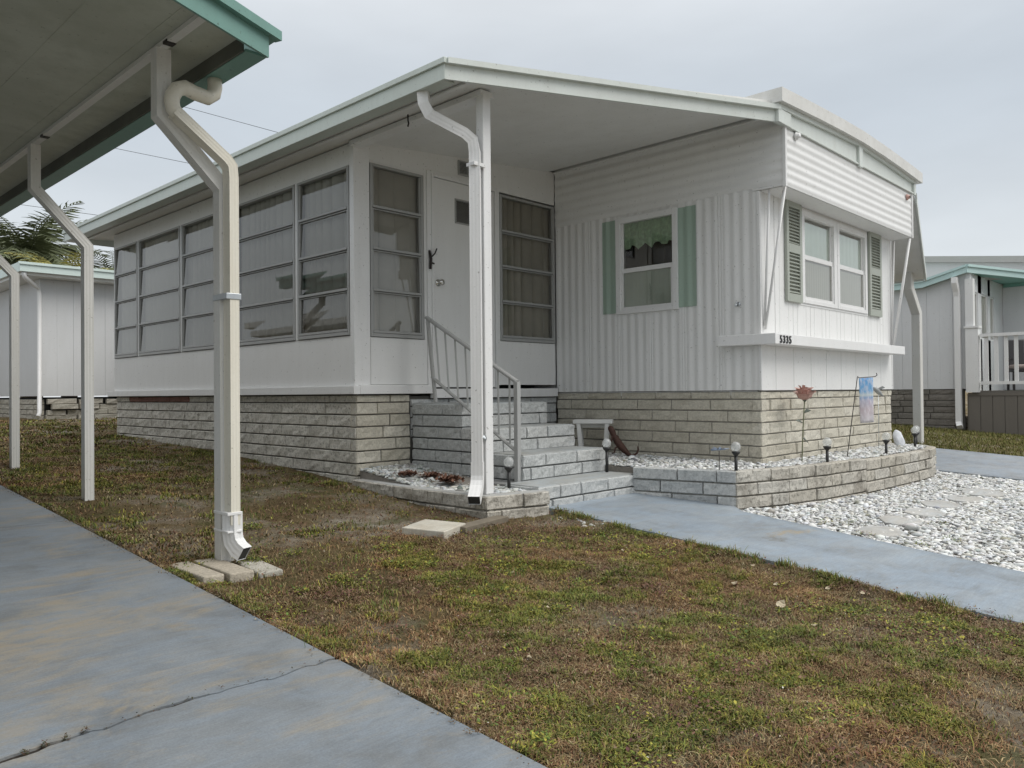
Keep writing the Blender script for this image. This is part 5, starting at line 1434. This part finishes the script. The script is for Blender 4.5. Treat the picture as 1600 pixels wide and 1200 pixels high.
# trees across the road behind the photographer: they are what the front panes mirror
for i, (x, y, s_) in enumerate(((14, -46, 1.0), (24, -50, 1.25), (34, -44, .9), (5, -52, 1.1))):
    t = thing('street_tree', (x, y, -.85), ('middle-left', 'largest', 'rightmost', 'leftmost')[i] + ' of the dark trees across the road, mirrored in the porch front panes', 'tree', 'trees across the road behind the camera')
    b = MB(); b.tube([(x, y, -1), (x, y, 2.5*s_)], [.35, .25], 8); b.build('trunk', 'palm_trunk', t)
    leaf_cloud('crown', [(x, y, 3.4*s_, 4.2*s_, 3*s_, 2.2*s_), (x+3*s_, y, 2.6*s_, 3*s_, 2.5*s_, 1.9*s_), (x-3*s_, y, 2.4*s_, 3*s_, 2.5*s_, 2.0*s_)], 1500, .5, [(.04, .06, .03), (.06, .08, .035)], 'grass_blades', t)

# ------------------------------------------------------------------ overhead wires
def wire(p, q, sag, label):
    pts = [tuple(Vector(p).lerp(Vector(q), -3.2 + 7.4*i/40)) for i in range(41)]
    tag(MB().tube(pts, .008, 5).build('power_line', 'wire_black'), label, 'wire', 'overhead wires behind the home')
def ray_pt(dx, dy, dz, k): return (dx*k, dy*k, .8+dz*k)
wire(ray_pt(.38, 1.045, .389, 27), ray_pt(.56, .86, .316, 25), .10, 'uppermost overhead wire crossing the sky behind the porch eave')
wire(ray_pt(.30, 1.12, .335, 28), ray_pt(.52, .90, .27, 26), .10, 'middle overhead wire crossing the sky behind the porch eave')
wire(ray_pt(.22, 1.20, .257, 28), ray_pt(.45, .97, .210, 26), .06, 'lowest overhead wire, just above the palms at left')

# ------------------------------------------------------------------ grass, weeds, leaves
def tufts(name, spots, label):
    """longer, ragged blades: loose clumps and the fringe along the paving"""
    X = []; Y = []; HH = []
    for (x, y, r_, k, h_) in spots:
        X.append(RNG.normal(x, r_, k)); Y.append(RNG.normal(y, r_, k)); HH.append(h_*RNG.uniform(.35, 1.15, k))
    X = np.concatenate(X); Y = np.concatenate(Y); h = np.concatenate(HH); n = len(X)
    ang = RNG.uniform(0, 6.283, n); lean = RNG.uniform(.1, 1.1, n); w_ = .0017*RNG.uniform(.7, 1.5, n); Z = height(X, Y)-.004; dx, dy = np.cos(ang), np.sin(ang)
    def ring(t, wf): return [np.stack([X + dx*h*lean*t*t + s_*-dy*w_*wf, Y + dy*h*lean*t*t + s_*dx*w_*wf, Z + h*t*(1-.25*lean*t)], -1) for s_ in (-1, 1)]
    V = np.stack(ring(0, 1) + ring(.4, .95) + ring(.75, .7) + ring(1, .1)[:1], 1).reshape(-1, 3)
    o = np.arange(n)[:, None]*7
    F = np.concatenate([o+np.array([[0, 1, 3]]), o+np.array([[0, 3, 2]]), o+np.array([[2, 3, 5]]), o+np.array([[2, 5, 4]]), o+np.array([[4, 5, 6]])], 0)
    pal = np.array([(.10, .14, .03), (.14, .175, .035), (.20, .20, .045), (.075, .115, .03), (.24, .20, .07), (.20, .15, .065)])
    c = pal[RNG.integers(0, 6, n)]*RNG.uniform(.75, 1.3, (n, 1))
    return tag(link(name, np_mesh(name, V, F, 'grass_blades', np.repeat(c, 7, 0))), label, 'grass', None, 'stuff')
def blades(name, n, area, hfun, label, hmul=1.0, wbase=.0015, dense=None):
    x0, x1, y0, y1 = area
    X = RNG.uniform(x0, x1, n); Y = RNG.uniform(y0, y1, n)
    k = lawn_mask(X, Y) & dense(X, Y) if dense is not None else lawn_mask(X, Y)
    X = X[k]; Y = Y[k]; n = len(X)
    A = fnoise(X, Y, 1.9, 50, 4); B = fnoise(X, Y, 5.5, 60, 3); Cn = fnoise(X, Y, 1.1, 70, 3)
    # bare ground shows near the porch and post, growth is fuller toward the open lawn
    grow = A*.75 + B*.55 - .17 - .20*np.clip((Y-3.1)/.8, 0, 1)*np.clip((6.8-Y)/1.4, 0, 1) - .16*np.exp(-((X-2.0)**2+(Y-3.5)**2)/.22) - .14*np.clip((X-2.9)/.5, 0, 1)*np.clip((Y-3.5)/.4, 0, 1)
    keep = RNG.random(n) < np.clip((grow-.22)*3.0, .06, 1)
    X, Y, A, B, Cn, grow = [q[keep] for q in (X, Y, A, B, Cn, grow)]; n = len(X)
    Bf = fnoise(X, Y, 13.0, 64, 3)
    green = RNG.random(n) < np.clip((Cn*.35+B*.9+A*.3+Bf*.45-.99)*4.0, .03, .80)
    h = np.where(green, RNG.uniform(.008, .026, n), RNG.uniform(.007, .022, n))*hmul*(.5+1.0*Bf)
    ang = RNG.uniform(0, 2*np.pi, n); lean = np.where(green, RNG.uniform(.3, 1.7, n), RNG.uniform(.8, 2.6, n))
    w_ = wbase*RNG.uniform(.7, 1.5, n)*np.where(green, 1.15, .9)
    Z = hfun(X, Y)
    dx, dy = np.cos(ang), np.sin(ang)
    P0 = np.stack([X - dy*w_, Y + dx*w_, Z-.004], -1); P1 = np.stack([X + dy*w_, Y - dx*w_, Z-.004], -1)
    mx_, my_ = X + dx*h*lean*.45, Y + dy*h*lean*.45
    P2 = np.stack([mx_ + dy*w_*.8, my_ - dx*w_*.8, Z + h*.62], -1); P3 = np.stack([mx_ - dy*w_*.8, my_ + dx*w_*.8, Z + h*.62], -1)
    P4 = np.stack([X + dx*h*lean, Y + dy*h*lean, Z + h*np.clip(1.05-lean*.3, .25, 1)], -1)
    V = np.stack([P0, P1, P2, P3, P4], 1).reshape(-1, 3)
    o = np.arange(n)[:, None]*5
    F = np.concatenate([o+np.array([[0, 1, 2]]), o+np.array([[0, 2, 3]]), o+np.array([[3, 2, 4]])], 0)
    dead = np.array([(.19, .13, .062), (.25, .185, .09), (.125, .075, .04), (.33, .265, .15), (.17, .088, .05), (.22, .135, .07)])
    grn = np.array([(.115, .14, .032), (.155, .175, .036), (.205, .20, .042), (.09, .118, .032), (.255, .23, .05), (.18, .165, .045), (.12, .13, .034)])
    patch = .50 + .98*fnoise(X, Y, 9.0, 90, 4); warm = (fnoise(X, Y, 2.4, 95, 3)-.5)
    c = np.where(green[:, None], grn[RNG.integers(0, 7, n)], dead[RNG.integers(0, 6, n)])*RNG.uniform(.7, 1.3, (n, 1))*patch[:, None]*np.stack([1+.35*warm, np.ones(n), 1-.2*warm], -1)
    me = np_mesh(name, V, F, 'grass_blades', np.repeat(c, 5, 0))
    return tag(link(name, me), label, 'grass', None, 'stuff')
blades('lawn_grass', 560000, (1.58, 4.5, .5, 4.0), height, 'patchy dry lawn between the driveway and the blue walk')
blades('lawn_grass', 130000, (1.58, 4.0, 3.9, 9.0), height, 'sparse dead turf running along the porch skirting', 1.2, .003)
blades('lawn_grass', 60000, (1.58, 6.2, 9.0, 14.6), height, 'thin yellowing grass before the rear home', 1.6, .006)
# grass strip beyond the right-hand driveway
def far_grass():
    n = 26000
    X = RNG.uniform(12.6, 17.25, n); Y = RNG.uniform(1.2, 7, n); h = RNG.uniform(.02, .06, n); ang = RNG.uniform(0, 6.28, n); w_ = .007
    Z = height(X, Y); dx, dy = np.cos(ang), np.sin(ang)
    V = np.stack([np.stack([X-dy*w_, Y+dx*w_, Z-.005], -1), np.stack([X+dy*w_, Y-dx*w_, Z-.005], -1), np.stack([X+dx*h*.8, Y+dy*h*.8, Z+h], -1)], 1).reshape(-1, 3)
    gcol = np.array([(.12, .13, .03), (.16, .155, .045), (.10, .11, .03), (.19, .16, .07)])[RNG.integers(0, 4, n)]*RNG.uniform(.8, 1.2, (n, 1))
    tag(link('lawn_grass', np_mesh('lawn_grass', V, np.arange(n*3).reshape(n, 3), 'grass_blades', np.repeat(gcol, 3, 0))), 'yellow green grass strip before the neighbouring home at right', 'grass', None, 'stuff')
far_grass()
# low leafy weeds: rosettes of small leaves
def weeds(name, spots, label, cols, leaf=.011, per=26, cat='weeds', zf=None):
    Vs = []; Cs = []
    for (x, y, r_, k) in spots:
        for _ in range(k):
            a = RNG.uniform(0, 6.28); d_ = r_*math.sqrt(RNG.random()); px, py = x+d_*math.cos(a), y+d_*math.sin(a)
            hh = (float(height(px, py)) if zf is None else zf(px, py)) + RNG.uniform(.004, .026)
            b_ = RNG.uniform(0, 6.28); l = leaf*RNG.uniform(.6, 1.5); tz = RNG.uniform(-.3, .8)*l
            ex, ey = math.cos(b_)*l, math.sin(b_)*l
            Vs += [(px, py, hh), (px+ex*.5-ey*.35, py+ey*.5+ex*.35, hh+tz*.6), (px+ex, py+ey, hh+tz), (px+ex*.5+ey*.35, py+ey*.5-ex*.35, hh+tz*.6)]
            c = np.array(cols[RNG.integers(0, len(cols))])*RNG.uniform(.75, 1.25); Cs += [c]*4
    V = np.array(Vs); me = np_mesh(name, V, np.arange(len(V)).reshape(-1, 4), 'grass_blades', np.array(Cs))
    return tag(link(name, me), label, cat, None, 'stuff')
GCOL = [(.11, .16, .035), (.16, .19, .035), (.24, .235, .045), (.08, .125, .03), (.30, .27, .05)]
sp = []
rw = np.random.default_rng(21)
for _ in range(150):
    x, y = rw.uniform(1.65, 4.35), rw.uniform(.7, 3.9)
    if lawn_mask(np.array([x]), np.array([y]))[0] and fnoise(np.array([x]), np.array([y]), 1.9, 50, 4)[0] > .44: sp.append((x, y, rw.uniform(.03, .13), int(rw.integers(25, 130))))
for _ in range(40):
    x, y = rw.uniform(1.7, 3.6), rw.uniform(3.9, 8.0); sp.append((x, y, rw.uniform(.04, .16), int(rw.integers(20, 90))))
sp += [(2.72, 3.55, .12, 260), (3.0, 3.0, .16, 300), (2.55, 2.6, .13, 200), (2.35, 4.45, .07, 200), (3.75, 1.25, .22, 420), (3.55, 1.05, .15, 200), (3.9, 2.9, .2, 380), (3.5, 3.2, .2, 300), (2.2, 3.2, .14, 200)]
ts = []
for _ in range(95):
    x, y = rw.uniform(1.66, 4.3), rw.uniform(.7, 3.7)
    if lawn_mask(np.array([x]), np.array([y]))[0]: ts.append((x, y, rw.uniform(.02, .09), int(rw.integers(20, 130)), rw.uniform(.022, .048)))
for k in range(70):
    y = rw.uniform(.6, 3.7); ts.append((float(interp_x(WALK_L, y)) - rw.uniform(0, .05), y, .022, int(rw.integers(15, 70)), rw.uniform(.025, .055)))
for k in range(60):
    y = rw.uniform(1.3, 7.5); ts.append((1.625 + rw.uniform(0, .03), y, .02, int(rw.integers(8, 40)), rw.uniform(.015, .04)))
for k in range(60): ts.append((rw.uniform(1.7, 3.7), rw.uniform(3.9, 10.5), rw.uniform(.03, .12), int(rw.integers(20, 90)), rw.uniform(.025, .055)))
for k in range(40): ts.append((3.76 - rw.uniform(0, .06), rw.uniform(5.4, 10.8), .03, int(rw.integers(10, 50)), rw.uniform(.02, .06)))
tufts('grass_tufts', ts, 'longer ragged grass tufts in the lawn and along the paving edges')
weeds('lawn_weeds', sp, 'low yellow green weeds growing in clumps through the dry lawn', GCOL)
weeds('gravel_weeds', [(5.42, 1.97, .07, 50), (5.75, 2.22, .09, 60), (5.45, 1.62, .06, 60), (5.75, 1.52, .07, 60), (6.25, 1.75, .08, 40), (5.6, 2.3, .05, 40)], 'small weeds poking up through the white gravel by the walk', GCOL + [(.16, .06, .05)], .012)
sp2 = [(rw.uniform(3.0, 4.3), 3.45+rw.uniform(-.12, .18), .10, 60) for _ in range(12)] + [(rw.uniform(2.6, 3.65), rw.uniform(3.95, 5.4), .16, 70) for _ in range(14)] + [(4.0, .95, .12, 120), (4.05, 1.5, .1, 100), (3.9, .85, .1, 80)]
sp2 += [(rw.uniform(1.7, 4.1), rw.uniform(.8, 3.7), rw.uniform(.05, .2), int(rw.integers(20, 90))) for _ in range(110)] + [(rw.uniform(1.65, 3.7), rw.uniform(3.7, 9), rw.uniform(.08, .25), int(rw.integers(20, 80))) for _ in range(80)]
weeds('crack_moss', [(.60+.05*k, crack1(.60+.05*k)+.005, .010, 60 if k < 4 else 9) for k in range(19)], 'dark moss and grit caught in the near crack of the driveway', [(.05, .06, .025), (.07, .05, .03), (.04, .04, .022), (.10, .06, .04)], .006, 26, 'moss', lambda px, py: gz(py)+.014)
weeds('edge_debris', [(1.555 + rw.normal(0, .014), rw.uniform(1.2, 8.5), .025, 7) for _ in range(230)], 'soil crumbs and dry leaf bits along the driveway edge', [(.10, .07, .045), (.16, .11, .07), (.07, .05, .03), (.26, .22, .15)], .007, 26, 'debris', lambda px, py: gz(py)+.024)
weeds('dry_litter', sp2, 'reddish brown dead litter along the planter and in the lawn', [(.12, .06, .045), (.16, .09, .06), (.10, .045, .04), (.20, .14, .09)], .011)
weeds('lawn_litter', [(rw.uniform(1.7, 4.2), rw.uniform(.8, 3.7), .25, 14) for _ in range(60)] + [(rw.uniform(1.7, 3.6), rw.uniform(3.7, 8), .3, 9) for _ in range(40)], 'pale flecks of leaf and shell litter strewn over the lawn', [(.40, .36, .28), (.34, .27, .18), (.22, .13, .09), (.48, .46, .42)], .006)
# dead clumps in the corner planter and by the steps
def dead_clump(x, y, z, r_, n, label):
    rr = np.random.default_rng(int(x*1000+y*77)); b = MB()
    for _ in range(n):
        a = rr.uniform(0, 6.28); el = rr.uniform(-.1, .8); l = r_*rr.uniform(.25, .6)
        p = Vector((rr.normal(0, r_*.33), rr.normal(0, r_*.33), rr.uniform(0, r_*.2))); q = p + Vector((math.cos(a)*math.cos(el), math.sin(a)*math.cos(el), math.sin(el)))*l
        s_ = Vector((-math.sin(a), math.cos(a), 0))*r_*.11; m_ = (p+q)/2
        b.quad(p, m_-s_, q, m_+s_)
    o = b.build('dead_plant', 'rusty_iron' if False else 'dead_leaf'); o.location = (x, y, z); return tag(o, label, 'plant', 'dead plants in and by the corner planter')
plain('dead_leaf', (.15, .075, .048), .9, 0, .5, 30)
dead_clump(3.93, 4.95, 0.150, .10, 220, 'rust brown dead plant nearest the porch in the corner planter')
dead_clump(4.10, 4.85, 0.135, .10, 220, 'rust brown dead plant against the step flank in the corner planter')
dead_clump(4.02, 4.55, 0.120, .12, 300, 'largest rust brown dead plant, front middle of the corner planter')
dead_clump(4.28, 4.02, .09, .06, 70, 'small rust brown dead plant at the foot of the newel post')
dead_clump(4.27, 3.66, -.05, .05, 50, 'tiny reddish dead plant at the foot of the lowest step')
# fallen leaves on the lawn
plain('dry_leaf_pale', (.42, .36, .25), .8, 0, .3, 30); plain('dry_leaf_brown', (.20, .12, .07), .8, 0, .3, 30)
def leaf_mesh(mat, k):
    rr = random.Random(k); b = MB(); n = 6
    L = 1.0; prof = [0.02, .34, .46, .42, .26, .02]
    for i in range(n-1):
        xa, xb = L*i/(n-1)-.5, L*(i+1)/(n-1)-.5
        za, zb = .25*(xa*2)**2+rr.uniform(-.04, .04), .25*(xb*2)**2+rr.uniform(-.04, .04)
        c_ = rr.uniform(.1, .25)
        b.quad((xa, -prof[i], za+c_*prof[i]), (xb, -prof[i+1], zb+c_*prof[i+1]), (xb, 0, zb), (xa, 0, za)); b.quad((xa, 0, za), (xb, 0, zb), (xb, prof[i+1], zb+c_*prof[i+1]), (xa, prof[i], za+c_*prof[i]))
    return b.mesh('fallen_leaf', mat)
LM = [leaf_mesh('dry_leaf_pale', k) for k in range(3)] + [leaf_mesh('dry_leaf_brown', k+5) for k in range(2)]
rl = random.Random(3)
lspots = [(3.42, 1.62, .055), (3.62, 1.95, .035), (3.75, 1.80, .03), (3.55, 2.25, .03), (3.28, 1.40, .03), (3.0, 1.85, .028), (4.0, 2.6, .04), (3.85, 2.35, .025), (3.9, 1.6, .03), (3.95, 1.45, .03), (4.05, 1.3, .025), (3.1, 1.1, .03), (2.7, 1.2, .03), (2.1, 1.95, .025), (2.6, 2.3, .022), (3.3, 2.75, .022), (4.0, 2.05, .03), (3.7, 2.7, .025), (1.95, 1.55, .03), (2.9, 2.8, .02), (4.1, 1.75, .03), (3.2, 2.2, .025)]
for i, (x, y, s_) in enumerate(lspots):
    pale = rl.random() < .7 or i == 0
    o = bpy.data.objects.new('fallen_leaf', LM[rl.randrange(3) if pale else 3+rl.randrange(2)]); COL.objects.link(o)
    o.location = (x, y, float(height(x, y))+.018); o.scale = (s_, s_*.8, s_); o.rotation_euler = (rl.uniform(-.5, .5), rl.uniform(-.4, .4), rl.uniform(0, 6.28))
    side = 'beside the blue walk' if x > 3.8 - .2*(y < 1.5) else ('toward the driveway' if x < 2.75 else 'in the middle of the lawn')
    depth = 'close to the camera' if y < 1.7 else ('nearer the steps' if y > 2.4 else 'halfway back')
    tag(o, ('curled pale dry leaf ' if pale else 'small brown dry leaf ') + side + ', ' + depth if i else 'largest pale curled leaf on the lawn, right of its middle', 'leaf', 'dry leaves fallen on the lawn')
